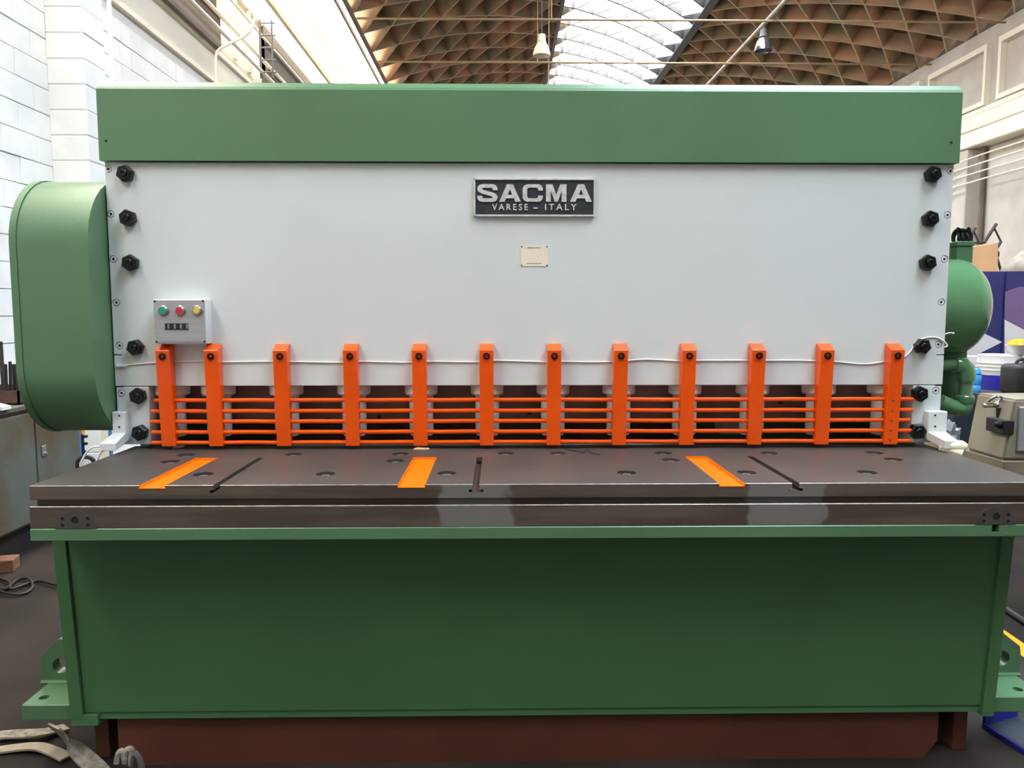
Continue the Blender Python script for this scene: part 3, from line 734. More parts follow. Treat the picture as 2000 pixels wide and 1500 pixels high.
# --- white bracket arms at both ends of the plate
for (u0, u1, v0, v1, ue0, ue1, ve0, ve1) in ((221, 249, 804, 862, 195, 226, 866, 881), (1811, 1845, 803, 858, 1846, 1871, 861, 877)):
    a, b_ = at(u0, v0, 3.275), at(u1, v1, 3.275); Ye = 3.16
    e0, e1 = at(ue0, ve0, Ye), at(ue1, ve1, Ye)
    br = obj('bracket_plate', box(B(), a.x, b_.x, 3.262, PY + 0.001, b_.z, a.z, 0.003), M['white2'], MA)
    bm = B(); zt = a.z - 0.085
    R0 = [(a.x, 3.275, zt), (b_.x, 3.275, zt), (b_.x, 3.275, b_.z), (a.x, 3.275, b_.z)]
    R1 = [(e0.x, Ye, e0.z), (e1.x, Ye, e0.z), (e1.x, Ye, e1.z), (e0.x, Ye, e1.z)]
    V0 = [bm.verts.new(q) for q in R0]; V1 = [bm.verts.new(q) for q in R1]
    bm.faces.new(V0); bm.faces.new(V1[::-1])
    for k in range(4): bm.faces.new((V0[k], V0[(k + 1) % 4], V1[(k + 1) % 4], V1[k]))
    bmesh.ops.bevel(bm, geom=list(bm.edges), offset=0.002, segments=1, affect='EDGES')
    obj('bracket_arm', bm, M['white2'], br, smooth=None)
    for vv in (v0 + 8, v0 + 30):
        p = at((u0 + u1) / 2 - 2, vv, 3.262); bm = B(); lathe(bm, (p.x, 3.2625, p.z), (0, -1, 0), [(0.009, 0), (0.009, 0.002), (0.005, 0.002), (0.005, 0.0005), (0, 0.0005)], 12); obj('socket_screw', bm, M['white2'], br)
        bm = B(); lathe(bm, (p.x, 3.2617, p.z), (0, -1, 0), [(0.0045, 0), (0.0045, 0.001)], 6); obj('hex_socket', bm, M['black_matte'], br)
p = at(1884, 871, 3.15); bm = B(); lathe(bm, (p.x - 0.02, p.y + 0.02, p.z - 0.004), (1, -0.2, 0), [(0.02, -0.03), (0.024, 0), (0.024, 0.02), (0.015, 0.035)], 14); obj('clamp_knob', bm, M['cream_label'], MA)
bm = B(); p0 = at(1835, 872, 3.2); p1 = at(1880, 886, 3.15); tube(bm, [p0, p1], 0.018, 10); obj('clamp_bar', bm, M['cream_label'], MA)
for pts in ([(196, 872), (180, 874), (168, 885), (160, 900), (157, 905)], [(205, 878), (196, 885), (190, 898), (186, 908)]):
    bm = B(); tube(bm, smoothpts([at(u, v, 3.17) for u, v in pts], 5), 0.004, 6); obj('cable_end', bm, M['cable_white'], MA)
# --- control box
BY = 3.232
a, b_ = at(299, 584, BY), at(404, 672, BY)
cb = obj('control_box', box(B(), a.x, b_.x, BY, PY + 0.001, b_.z, a.z, 0.004, 2), M['white2'], MA)
obj('box_lid', box(B(), a.x + 0.003, b_.x - 0.003, BY - 0.004, BY + 0.001, b_.z + 0.006, a.z - 0.004, 0.001), M['alu'], cb)
for u, v, m in ((316.5, 607, 'btn_green'), (349.5, 607, 'btn_red'), (382.5, 606.5, 'btn_yellow')):
    p = at(u, v, BY - 0.02)
    bm = B(); lathe(bm, (p.x, BY - 0.003, p.z), (0, -1, 0), [(0.0215, 0), (0.0215, 0.004), (0.018, 0.006), (0.018, 0.013), (0.0165, 0.015), (0.015, 0.015), (0.015, 0.012)], 24); obj('button_ring', bm, M['dull_chrome'], cb)
    bm = B(); lathe(bm, (p.x, BY - 0.003, p.z), (0, -1, 0), [(0.0148, 0.005), (0.0148, 0.014), (0.013, 0.0155), (0, 0.0157)], 20); obj('push_button', bm, M[m], cb)
a2, b2 = at(323.5, 631.5, BY), at(368.5, 644, BY)
obj('counter_window', box(B(), a2.x, b2.x, BY - 0.007, BY, b2.z, a2.z), M['black_matte'], cb)
for u in (329, 341.5, 353.5, 365.5):
    p = at(u, 642, BY - 0.008); bm = text_bm('0', 0.027, 0.0004); stand_up(bm, p.x, BY - 0.0075, p.z + 0.0005, 0.6); obj('counter_digit', bm, M['white_plastic'], cb, smooth=None)
for u, v in ((300.5, 588.5), (398, 588), (305, 667.5), (402, 667)):
    p = at(u, v, BY); x = min(max(p.x, a.x + 0.008), b_.x - 0.008); bm = B(); lathe(bm, (x, BY - 0.004, p.z), (0, -1, 0), [(0.0045, 0), (0.0045, 0.0015), (0.002, 0.002)], 10); obj('lid_screw', bm, M['black_matte'], cb)
bm = B(); x = a.x + 0.022
while x < b_.x - 0.03:
    wd = random.uniform(0.008, 0.02); box(bm, x, x + wd, BY - 0.0046, BY - 0.003, b_.z + 0.0115, b_.z + 0.0135); x += wd + 0.003
obj('blue_print_line', bm, M['blue_ink'], cb, smooth=None)
# --- thin white cable along the plate, with a clip at each end
cpx = [(228, 714), (245, 713), (280, 710), (305, 708), (330, 706), (400, 706), (430, 707), (535, 706), (600, 707), (670, 708), (700, 706), (800, 708), (835, 706), (930, 707), (965, 704), (1070, 707), (1100, 706), (1150, 707), (1205, 706), (1260, 702), (1330, 705), (1365, 704), (1465, 704), (1500, 704), (1550, 704), (1600, 705), (1640, 707), (1690, 711), (1735, 705), (1752, 702), (1768, 696), (1780, 684), (1790, 668), (1808, 660), (1828, 659), (1843, 666), (1850, 675), (1845, 678)]
bm = B(); tube(bm, smoothpts([at(u, v, PY - 0.0035) for u, v in cpx], 4), 0.0032, 6); obj('signal_cable', bm, M['cable_white'], MA)
bm = B(); p = at(240, 714, PY); box(bm, p.x - 0.025, p.x + 0.02, PY - 0.009, PY + 0.001, p.z - 0.006, p.z + 0.006, 0.002); obj('cable_clip', bm, M['cable_white'], MA)
# --- left gear cover
def rrect(y0, y1, z0, z1, r, n=10):
    P_ = []
    for cy, cz, a0 in ((y0 + r, z1 - r, 90), (y0 + r, z0 + r, 180), (y1 - r, z0 + r, 270), (y1 - r, z1 - r, 0)):
        for k in range(n + 1):
            an = math.radians(a0 + 90 * k / n); P_.append((cy + r * math.cos(an), cz + r * math.sin(an)))
    return P_
GY = 3.148; GR = 0.285
gx0, gx1 = at(22, 540, GY).x, -1.6185
gzt = at(150, 357, GY + GR).z; gzb = at(150, 839, GY + GR).z
bm = prism(B(), rrect(GY, 4.25, gzb, gzt, GR), 'x', gx0 + 0.028, gx1); gc = obj('gear_cover', bm, M['green'], MA, smooth=30)
bm = prism(B(), rrect(GY - 0.004, 4.254, gzb - 0.004, gzt + 0.004, GR), 'x', gx0, gx0 + 0.0265); obj('cover_lid', bm, M['green'], gc, smooth=30)
for u, v in ((48, 386), (22, 474), (25, 600)):
    p = at(u, v, GY + (0.12 if v < 400 else 0.02)); bm = B(); lathe(bm, (gx0 + 0.001, p.y + 0.01, p.z), (-1, 0, 0), [(0.012, 0), (0.012, 0.008), (0.007, 0.01)], 6); obj('lid_bolt', bm, M['green'], gc)
# --- right brake housing, neck, pipes
HY = 3.62; hc = at(1860, 600, HY); hr = 0.222
bm = B(); prof = [(hr, 0), (hr, 0.20)]
for k in range(1, 11):
    an = k / 10 * math.pi / 2; prof.append((hr * math.cos(an) if k < 10 else 0, 0.20 + 0.135 * math.sin(an)))
lathe(bm, (1.90, HY, hc.z), (1, 0, 0), prof, 40); hs = obj('brake_housing', bm, M['green_gloss'], MA, smooth=40)
a, b_ = at(1859, 473, HY), at(1890, 508, HY)
bm = box(B(), a.x, b_.x, HY - 0.04, HY + 0.04, b_.z - 0.03, a.z - 0.022, 0.003); box(bm, a.x - 0.002, b_.x + 0.002, HY - 0.044, HY + 0.044, a.z - 0.02, a.z, 0.002); obj('housing_neck', bm, M['green'], hs)
bm = B()
for k in range(9):
    x = a.x + 0.008 + k * 0.008; s_ = random.uniform(-0.02, 0.02)
    tube(bm, smoothpts([(x, HY + s_, a.z - 0.005), (x - 0.006 + s_ * 0.3, HY + s_, a.z + 0.03), (x + 0.004, HY - s_, a.z + 0.055 + random.uniform(0, 0.01)), (x + 0.02, HY, a.z + 0.04), (x + 0.02, HY, a.z + 0.005)], 3), 0.0045, 6)
obj('cable_bundle', bm, M['black_matte'], hs)
QY = 3.52
def q(u, v): return at(u, v, QY)
bm = B(); tube(bm, [q(1836, 714), q(1872, 712)], 0.027, 14); obj('pipe', bm, M['green_gloss'], MA)
bm = B(); tube(bm, [q(1864, 712), q(1866, 712), q(1878, 714), q(1886, 722), q(1887, 734), q(1887, 744)], [0.034, 0.037, 0.04, 0.041, 0.041, 0.039], 16); obj('pipe_elbow', bm, M['green_gloss'], MA, smooth=45)
bm = B(); tube(bm, [q(1886, 740), q(1884, 778)], 0.031, 14); obj('pipe', bm, M['green_gloss'], MA)
bm = B(); tube(bm, smoothpts([q(1884, 770), q(1883, 786), q(1880, 796), q(1866, 797), q(1846, 790), q(1834, 784)], 4), 0.037, 16); obj('pipe_elbow', bm, M['green_gloss'], MA, smooth=45)
bm = B(); p = q(1884, 771); lathe(bm, (p.x, p.y, p.z), (0, 0, -1), [(0.036, 0), (0.041, 0.006), (0.041, 0.036), (0.037, 0.042)], 16); obj('pipe_coupling', bm, M['green_gloss'], MA)
a, b_ = at(1836, 690, 3.66), at(1876, 782, 3.66); bm = box(B(), a.x, b_.x, 3.62, 3.9, b_.z, a.z + 0.05, 0.01, 2); obj('oil_tank', bm, M['green'], MA)
bm = B(); p = at(1843, 656, 3.4); tube(bm, smoothpts([at(1846, 653, 3.34), at(1854, 650, 3.36), at(1862, 651, 3.38)], 4), [0.003] * 8 + [0.005], 6); obj('cable_tip', bm, M['cable_white'], MA)

# ================================================================ under and around the machine
ST = empty('steel_stand', (0.145, 2.95, GZ), 'red-brown painted steel stand carrying the green shear', 'stand')
SY = 2.93
pl0, pl1, pr0, pr1 = at(185, 1440, SY).x, at(213, 1440, SY).x, at(1862, 1430, SY).x, at(1889, 1430, SY).x
for a_, b_ in ((pl0, pl1), (pr0, pr1)):
    bm = box(B(), a_, b_, SY, SY + 0.14, GZ, 0.127, 0.003); obj('stand_post', bm, M['brown_stand'], ST)
ql, qr = at(236, 1440, 2.9).x, at(1825, 1440, 2.9).x; zq = at(1825, 1441, 2.9).z; q2 = at(1781, 1500, 2.9)
bm = prism(B(), [(ql, 0.127), (qr, 0.127), (qr, zq), (qr - (zq - GZ) * 0.75, GZ), (ql + (zq - GZ) * 0.75, GZ), (ql, zq)], 'y', 2.88, 2.90); obj('stand_plate', bm, M['brown_stand'], ST)
bm = box(B(), pl1, pr0, SY + 0.14, SY + 0.2, 0.0, 0.127); obj('stand_rail', bm, M['brown_stand'], ST)

# lifting sling
def strap(pts, wdt, th, nm, m, lab, cat, up=Vector((0, 0, 1))):
    pts = smoothpts(pts, 6); bm = B(); L = []
    for i, p in enumerate(pts):
        d = (pts[min(i + 1, len(pts) - 1)] - pts[max(i - 1, 0)]).normalized(); s = d.cross(up).normalized() * wdt / 2; n_ = s.cross(d).normalized() * th / 2
        L.append([bm.verts.new(p + s + n_), bm.verts.new(p - s + n_), bm.verts.new(p - s - n_), bm.verts.new(p + s - n_)])
    for i in range(len(L) - 1):
        for k in range(4): bm.faces.new((L[i][k], L[i][(k + 1) % 4], L[i + 1][(k + 1) % 4], L[i + 1][k]))
    bm.faces.new(L[0]); bm.faces.new(L[-1])
    return tag(obj(nm, bm, m), lab, cat)
p1 = atz(105, 1418, 0.12); p2 = atz(140, 1455, 0.02); p3 = atz(185, 1498, GZ + 0.012); p4 = atz(215, 1535, GZ + 0.012)
strap([p1, p2, p3, p4], 0.075, 0.008, 'lifting_sling', M['rope'], 'dusty grey webbing sling coming down below the left green foot', 'sling')
strap([atz(-60, 1445, GZ + 0.012), atz(10, 1435, GZ + 0.02), atz(70, 1432, GZ + 0.03), atz(105, 1426, GZ + 0.02), atz(130, 1420, GZ + 0.012)], 0.06, 0.008, 'lifting_sling', M['rope'], 'pale webbing sling lying slack on the floor at the left, upper loop', 'sling')
strap([atz(-60, 1475, GZ + 0.01), atz(20, 1462, GZ + 0.012), atz(70, 1458, GZ + 0.02), atz(100, 1466, GZ + 0.012), atz(130, 1480, GZ + 0.012)], 0.05, 0.008, 'lifting_sling', M['sack'], 'pale webbing sling lying slack on the floor at the left, lower loop', 'sling')
sh = empty('rope_knot', atz(245, 1490, 0.03), 'knotted yellowish rope end beside the left post of the stand', 'rope')
for k, (pp, m) in enumerate((([(228, 1490), (232, 1472), (240, 1468), (244, 1485)], 'cream_label'), ([(244, 1490), (248, 1466), (257, 1466), (256, 1490)], 'cream_label'), ([(256, 1495), (262, 1472), (272, 1482), (278, 1505)], 'roof_steel'))):
    bm = B(); tube(bm, smoothpts([at(u, v, 2.72) for u, v in pp], 5), 0.012, 8); obj('strand', bm, M['rope'] if m == 'cream_label' else M['roof_steel'], sh)

# scraps lying on the table
bm = B(); tube(bm, smoothpts([atz(1096, 871, TZ + 0.003), atz(1108, 877, TZ + 0.003), atz(1126, 881, TZ + 0.003), atz(1140, 883, TZ + 0.004), atz(1147, 877, TZ + 0.012), atz(1156, 884, TZ + 0.004), atz(1172, 887, TZ + 0.003)], 4), 0.0018, 5); tag(obj('wire_strand', bm, M['black_matte']), 'thin black wire strand lying on the table just right of the seventh orange post', 'wire')
p = atz(823, 877, TZ); bm = B(); bmesh.ops.create_icosphere(bm, subdivisions=2, radius=1.0)
for v in bm.verts:
    n = v.co.copy(); k = 1 + 0.35 * math.sin(n.x * 9 + n.y * 4); v.co = Vector((p.x + n.x * 0.036, p.y + n.y * 0.014, TZ + 0.0005 + max(0, n.z) * 0.007 * k))
tag(obj('brass_shaving', bm, M['wood_pale'], smooth=None), 'pale crumpled shaving on the table under the fifth orange post', 'shaving')
q1 = [atz(u, v, TZ + 0.001) for u, v in ((336, 877), (360, 873), (362, 869), (340, 871))]
bm = prism(B(), [(q.x, q.y) for q in q1], 'z', TZ + 0.0005, TZ + 0.0015); tag(obj('paper_scrap', bm, M['lilac'], smooth=None), 'pale paper scrap on the table under the leftmost orange post', 'paper')

# ---------------------------------------------------------------- left background
CX = -3.38
CB = empty('metal_cabinet', (CX - 0.35, 5.3, GZ), 'grey-green metal cabinet with rust stains standing along the left wall', 'cabinet')
cz0, cz1 = 0.13, 0.97
bm = box(B(), CX - 0.68, CX - 0.02, 4.05, 6.32, cz0, cz1, 0.004); obj('carcass', bm, M['cabinet'], CB)
bm = box(B(), CX - 0.70, CX + 0.015, 4.03, 6.34, cz1, cz1 + 0.035, 0.004); obj('cabinet_top', bm, M['cabinet'], CB)
for a_, b_ in ((4.07, 4.93), (4.94, 5.70), (5.71, 6.30)):
    bm = box(B(), CX - 0.02, CX, a_ + 0.004, b_ - 0.004, cz0 + 0.02, cz1 - 0.03, 0.004); dr = obj('cabinet_door', bm, M['cabinet'], CB)
    if a_ > 5.5:
        bm = box(B(), CX - 0.001, CX + 0.012, a_ + 0.05, a_ + 0.1, 0.60, 0.68, 0.003); tube(bm, [(CX + 0.01, a_ + 0.075, 0.62), (CX + 0.03, a_ + 0.075, 0.62)], 0.012, 8); obj('door_handle', bm, M['screw'], dr)
bm = box(B(), CX - 0.6, CX - 0.06, 4.1, 6.25, GZ, cz0); obj('plinth', bm, M['black_matte'], CB)
ct = cz1 + 0.035
# rusty tray with steel bars
ta, tb2 = atz(-20, 805, ct), atz(50, 788, ct)
TR = empty('steel_tray', (-3.75, 6.05, ct), 'rusty brown open tray of steel bars on the grey cabinet', 'tray')
tx0, tx1, ty0, ty1 = -3.92, -3.42, 5.6, 6.1
bm = B(); tzh = 0.10
box(bm, tx0, tx1, ty0, ty1, ct, ct + 0.01); box(bm, tx0, tx1, ty0, ty0 + 0.012, ct, ct + tzh); box(bm, tx0, tx1, ty1 - 0.012, ty1, ct, ct + tzh); box(bm, tx0, tx0 + 0.012, ty0, ty1, ct, ct + tzh); box(bm, tx1 - 0.012, tx1, ty0, ty1, ct, ct + tzh)
obj('tray_body', bm, M['rust'], TR)
bars = [(1, 667, 6), (9, 711, 6), (17, 706, 5), (27, 711, 7), (36, 702, 4), (-8, 705, 7), (-20, 690, 7), (44, 722, 4)]
lbl = ['tallest dark steel bar standing in the rusty tray at the picture edge', 'short thick dark bar standing second in the rusty tray', 'slanting dark bar standing third in the rusty tray', 'thick dark bar standing fourth in the rusty tray', 'thin dark bar standing beside the green cover in the rusty tray', 'dark bar in the tray just beyond the left picture edge', 'outermost dark bar in the tray beyond the left picture edge', 'shortest thin bar in the rusty tray against the green cover']
for i, (u, v, wpx) in enumerate(bars):
    Yb = 5.75 + 0.05 * (i % 5); p = at(u, v, Yb); hw = wpx / F * Yb / 2; tl_ = (0.0, 0.01, 0.035, 0.02, 0.03, 0.0, -0.01, 0.03)[i]
    xx = p.x
    Mx = Matrix.Translation((xx, Yb, ct + 0.011)) @ Matrix.Rotation(tl_, 4, 'Y')
    bm = box(B(), -hw, hw, -hw, hw, 0, p.z - ct - 0.011, 0.003, M=Mx); tag(obj('steel_bar', bm, M['dark_steel']), lbl[i], 'bar', 'steel bars in the rusty tray')
p = atz(30, 793, ct); bm = B()
for i in range(1):
    prism(bm, [(p.x - 0.06, ct), (p.x - 0.045, ct + 0.03), (p.x - 0.02, ct + 0.042), (p.x + 0.03, ct + 0.03), (p.x + 0.06, ct + 0.022), (p.x + 0.065, ct)], 'y', p.y - 0.25, p.y - 0.15)
tag(obj('white_rag', bm, M['white_plastic']), 'crumpled white rag on the edge of the grey cabinet', 'rag')
p = atz(0, 800, ct); bm = box(B(), p.x - 0.12, p.x + 0.05, p.y - 0.36, p.y - 0.27, ct, ct + 0.035, 0.01); tag(obj('tool_pouch', bm, M['navy_dark']), 'dark navy pouch on the grey cabinet at the picture edge', 'pouch')
# blue posts and fittings between cabinet and cover
BP = empty('blue_stand_post', at(155, 900, 6.6), 'slim blue steel post with orange cap right of the grey cabinet', 'post')
a, b_ = at(153, 838, 6.6), at(159, 905, 6.6)
bm = box(B(), a.x, b_.x, 6.58, 6.62, GZ, a.z, 0.003); obj('post', bm, M['blue_paint'], BP)
a, b_ = at(150, 838, 6.64), at(163, 848, 6.64); bm = box(B(), a.x, b_.x, 6.625, 6.67, b_.z, a.z, 0.004); obj('cap', bm, M['orange_peel'], BP)
a, b_ = at(151, 849, 6.64), at(165, 905, 6.64); bm = box(B(), a.x, b_.x, 6.625, 6.66, 0.3, a.z, 0.004); 
for v in (850, 864, 880): 
    c1, c2 = at(158, v, 6.64), at(170, v + 5, 6.64); box(bm, c1.x, c2.x, 6.625, 6.66, c2.z, c1.z, 0.003)
obj('black_rail', bm, M['black_matte'], BP)
a, b_ = at(213, 838, 6.9), at(220, 905, 6.9); bm = box(B(), a.x, b_.x, 6.88, 6.92, GZ, a.z + 0.3, 0.003); tag(obj('blue_upright', bm, M['blue_paint']), 'blue upright behind the left white bracket arm', 'post')
a, b_ = at(198, 845, 7.3), at(212, 862, 7.3); bm = box(B(), a.x, b_.x, 7.29, 7.31, GZ, a.z + 0.1); tag(obj('yellow_board', bm, M['cream_label']), 'pale yellow board leaning near the blue upright', 'board')
p = at(168, 902, 6.0); WH = empty('trolley_wheel', (p.x, p.y, p.z), 'black trolley wheel behind the left table corner', 'wheel')
bm = B(); lathe(bm, (p.x, p.y, p.z - 0.02), (0.35, -1, 0), [(0.05, -0.02), (0.07, -0.015), (0.075, 0), (0.07, 0.015), (0.05, 0.02)], 20); obj('tyre', bm, M['black_matte'], WH)
bm = B(); lathe(bm, (p.x, p.y, p.z - 0.02), (0.35, -1, 0), [(0.02, -0.015), (0.045, -0.01), (0.045, 0.022), (0.015, 0.026)], 16); obj('hub', bm, M['white_plastic'], WH)
bm = box(B(), p.x - 0.05, p.x + 0.05, p.y - 0.03, p.y + 0.03, GZ, p.z - 0.09); obj('fork', bm, M['dark_steel'], WH)
# block and cable on the floor
p = atz(0, 1119, GZ); q_ = atz(33, 1112, GZ)
bm = box(B(), -0.16, 0.0, -0.07, 0.07, 0, 0.085, 0.004, M=Matrix.Translation((q_.x, q_.y, GZ)) @ Matrix.Rotation(0.25, 4, 'Z')); tag(obj('wooden_block', bm, M['wood']), 'reddish wooden block on the floor before the grey cabinet', 'block')
pts = [(-30, 1128), (5, 1132), (20, 1140), (12, 1150), (-5, 1150), (10, 1158), (45, 1160), (63, 1146), (55, 1130), (35, 1132), (20, 1145), (25, 1150), (60, 1138), (80, 1135), (110, 1142), (140, 1144)]
bm = B(); tube(bm, smoothpts([atz(u, v, GZ + 0.012 + 0.004 * (i % 3)) for i, (u, v) in enumerate(pts)], 5), 0.009, 6); tag(obj('floor_cable', bm, M['black_matte']), 'black cable coiled on the floor at the left', 'cable')

# ---------------------------------------------------------------- right background
WBY = 6.2
WB = empty('workbench', (at(1960, 760, WBY).x, WBY, 0.0), 'dark steel workbench behind the beige machine at the right', 'bench')
bz = at(1960, 765, WBY).z; bx0 = at(1893, 765, WBY).x
bm = box(B(), bx0, bx0 + 1.9, WBY - 0.35, WBY + 0.7, bz - 0.07, bz, 0.004); obj('bench_top', bm, M['dark_steel'], WB)
a, b_ = at(1886, 780, WBY), at(1914, 780, WBY)
bm = box(B(), a.x - 0.15, b_.x, WBY - 0.1, WBY + 0.5, GZ, bz - 0.07, 0.004); obj('bench_pedestal', bm, M['navy_dark'], WB)
bm = box(B(), bx0 + 1.6, bx0 + 1.8, WBY - 0.1, WBY + 0.5, GZ, bz - 0.07, 0.004); obj('bench_pedestal', bm, M['navy_dark'], WB)
# printed board behind the bench
PBY = 6.95
x0_, x1_ = at(1852, 600, PBY).x, at(2140, 600, PBY).x; ptz = at(1950, 530, PBY).z
PB = empty('display_board', ((x0_ + x1_) / 2, PBY, 0), 'navy blue display board with pale triangles behind the workbench', 'board')
xs = at(1960, 600, PBY).x
bm = box(B(), x0_, xs - 0.003, PBY, PBY + 0.03, GZ, ptz, 0.002); obj('board_panel', bm, M['navy'], PB)
bm = box(B(), xs, x1_, PBY - 0.02, PBY + 0.01, GZ, ptz, 0.002); obj('board_panel', bm, M['navy'], PB)
def printed(pp, Y, m):
    bm = prism(B(), [(at(u, v, Y).x, at(u, v, Y).z) for u, v in pp], 'y', Y - 0.0015, Y + 0.001); obj('printed_shape', bm, m, PB, smooth=None)
printed([(1957, 668), (1917, 649), (1868, 705), (1900, 697)], PBY, M['lilac'])
printed([(1962, 624), (2060, 676), (2060, 705), (1962, 705)], PBY - 0.02, M['lilac'])
M['plum'] = mat('plum_print', (104, 82, 120), 0.5, var=0.1, scale=2)
printed([(1963, 570), (1990, 560), (2060, 565), (2060, 675), (1962, 623)], PBY - 0.02, M['plum'])
# carton and articulated arm, cloth above the board
a, b_ = at(1887, 478, 7.3), at(1936, 532, 7.3)
M_ = Matrix.Translation(((a.x + b_.x) / 2, 7.3, 0)) @ Matrix.Rotation(0.08, 4, 'Y') @ Matrix.Rotation(0.25, 4, 'Z')
SH = empty('tall_shelf', (a.x + 0.3, 7.35, 0), 'dark shelf top standing behind the navy board at right', 'shelf')
bm = box(B(), a.x - 0.1, a.x + 1.1, 7.02, 7.7, ptz - 0.08, ptz - 0.04); obj('shelf_board', bm, M['dark_steel'], SH)
for xx in (a.x - 0.08, a.x + 1.05):
    bm = box(B(), xx, xx + 0.04, 7.3, 7.34, GZ, ptz - 0.08); obj('shelf_leg', bm, M['dark_steel'], SH)
zz = ptz - 0.04
hw = (b_.x - a.x) / 2
bm = prism(B(), [(a.x, zz), (b_.x, zz), (b_.x - 0.015, at(1931, 474, 7.2).z), (a.x, at(1889, 482, 7.2).z)], 'y', 7.2, 7.42); CT = obj('carton', bm, M['cardboard']); tag(CT, 'tan cardboard carton above the navy board beside the green neck', 'carton')
AR = empty('folding_arm_stand', (at(1946, 500, 7.5).x, 7.5, zz), 'dark folding arm stand with angled links behind the tan carton', 'stand')
AY = 7.5
def link_(pp, r, nm='arm_link'):
    bm = B(); tube(bm, [at(u, v, AY) for u, v in pp], r, 8); obj(nm, bm, M['dark_steel'], AR)
link_([(1886, 475), (1905, 445)], 0.014); link_([(1902, 452), (1912, 474)], 0.009)
link_([(1922, 474), (1946, 437)], 0.016); link_([(1942, 446), (1955, 472)], 0.009); link_([(1955, 472), (1943, 492)], 0.014)
link_([(1947, 503), (1957, 536)], 0.012, 'arm_foot'); link_([(1886, 475), (1922, 474)], 0.008)
bm = B(); p = at(1940, 497, AY); lathe(bm, (p.x, AY + 0.02, p.z), (0, -1, 0), [(0.03, 0), (0.045, 0.01), (0.05, 0.04), (0.035, 0.06)], 14); obj('joint', bm, M['black_matte'], AR)
# cloth heap
p = at(2000, 520, 7.3)
bm = B(); bmesh.ops.create_icosphere(bm, subdivisions=3, radius=1.0)
for v in bm.verts:
    n = v.co.copy(); k = 1 + 0.15 * math.sin(n.x * 5 + n.z * 3) * math.cos(n.y * 4)
    v.co = Vector((p.x + 0.08 + n.x * 0.24 * k, 7.35 + n.y * 0.16 * k, zz + max(0.0, (n.z + 0.15)) * 0.2 * k))
tag(obj('cloth_heap', bm, M['sack'], smooth=60), 'grey-brown cloth heap on the shelf at the right picture edge', 'cloth')
# things on the bench
def pail(u0, u1, vt, Y, lab):
    a, b_ = at(u0, vt, Y), at(u1, vt, Y); r = (b_.x - a.x) / 2; cx = (a.x + b_.x) / 2; h = a.z - bz
    E = empty('paint_pail', (cx, Y, bz), lab, 'pail')
    bm = B(); lathe(bm, (cx, Y, bz + h * 0.42), (0, 0, 1), [(r, 0), (r, h * 0.12), (r * 1.02, h * 0.14), (r, h * 0.16), (r, h * 0.22), (r * 1.02, h * 0.24), (r, h * 0.26), (r, h * 0.32), (r * 1.02, h * 0.34), (r, h * 0.36), (r * 1.0, h * 0.56), (r * 0.9, h * 0.58)], 32); obj('pail_body', bm, M['white_plastic'], E)
    bm = B(); lathe(bm, (cx, Y, bz), (0, 0, 1), [(r * 0.98, 0), (r * 1.005, h * 0.01), (r * 1.005, h * 0.42)], 32); lb_ = obj('pail_label', bm, M['blue_plastic'], E)
    M['red_print'] = M.get('red_print') or mat('red_print', (150, 40, 60), 0.5)
    bm = B()
    for sx, pts in ((-0.35, [(0, 0), (.25, 1), (.55, 1), (.3, 0)]), (0.1, [(0, 0), (.2, 1), (.5, 1), (.6, 0), (.42, 0), (.36, .6), (.2, 0)])):
        prism(bm, [(cx + r * (sx + 0.45 * q1), bz + h * (0.14 + 0.12 * q2)) for q1, q2 in pts], 'y', Y - r * 1.012, Y - r * 0.93)
    obj('red_print', bm, M['red_print'], lb_, smooth=None)
    return cx, bz + h * 0.98
pcx, pz = pail(1915, 1990, 692, 6.45, 'white ribbed pail with a blue lower band on the dark bench')
a, b_ = at(1879, 695, 6.7), at(1913, 750, 6.7); bm = box(B(), a.x, b_.x, 6.66, 6.8, bz, a.z, 0.004); tag(obj('white_box', bm, M['lilac']), 'pale lilac box on the bench between green pipes and white pail', 'box')
a = at(1907, 715, 6.2); BO = empty('blue_bottle', (a.x, 6.2, bz), 'translucent bright blue bottle on the bench beside the green pipes', 'bottle'); h = a.z - bz; r = 0.042
bm = B(); lathe(bm, (a.x, 6.2, bz), (0, 0, 1), [(r * 0.9, 0), (r, 0.01), (r, h * 0.2), (r * 0.85, h * 0.26), (r, h * 0.32), (r, h * 0.6), (r * 0.85, h * 0.66), (r, h * 0.72), (r * 0.8, h * 0.88), (r * 0.4, h * 0.94), (r * 0.4, h * 0.97)], 18); obj('bottle_body', bm, M['water_blue'], BO)
bm = B(); lathe(bm, (a.x, 6.2, bz + h * 0.95), (0, 0, 1), [(r * 0.48, 0), (r * 0.48, h * 0.07), (r * 0.3, h * 0.08)], 12); obj('bottle_cap', bm, M['white_plastic'], BO)
a, b_ = at(1972, 706, 6.0), at(2045, 768, 6.0); JC = empty('jerry_can', ((a.x + b_.x) / 2, 6.15, bz), 'black plastic jerry can on the bench at the right picture edge', 'canister')
bm = box(B(), a.x, b_.x, 5.9, 6.13, bz, a.z - 0.02, 0.035, 3); obj('can_body', bm, M['black_matte'], JC); bm = B(); tube(bm, smoothpts([(a.x + 0.06, 6.02, a.z - 0.03), (a.x + 0.09, 6.02, a.z + 0.012), (b_.x - 0.1, 6.02, a.z + 0.012), (b_.x - 0.07, 6.02, a.z - 0.03)], 4), 0.012, 8); obj('can_handle', bm, M['black_matte'], JC)
DI = empty('white_dish', (pcx + 0.1, 6.35, pz), 'white dish with an orange heap standing on the white pail', 'dish')
dz = at(1985, 679, 6.35).z; dx = at(1990, 670, 6.35).x
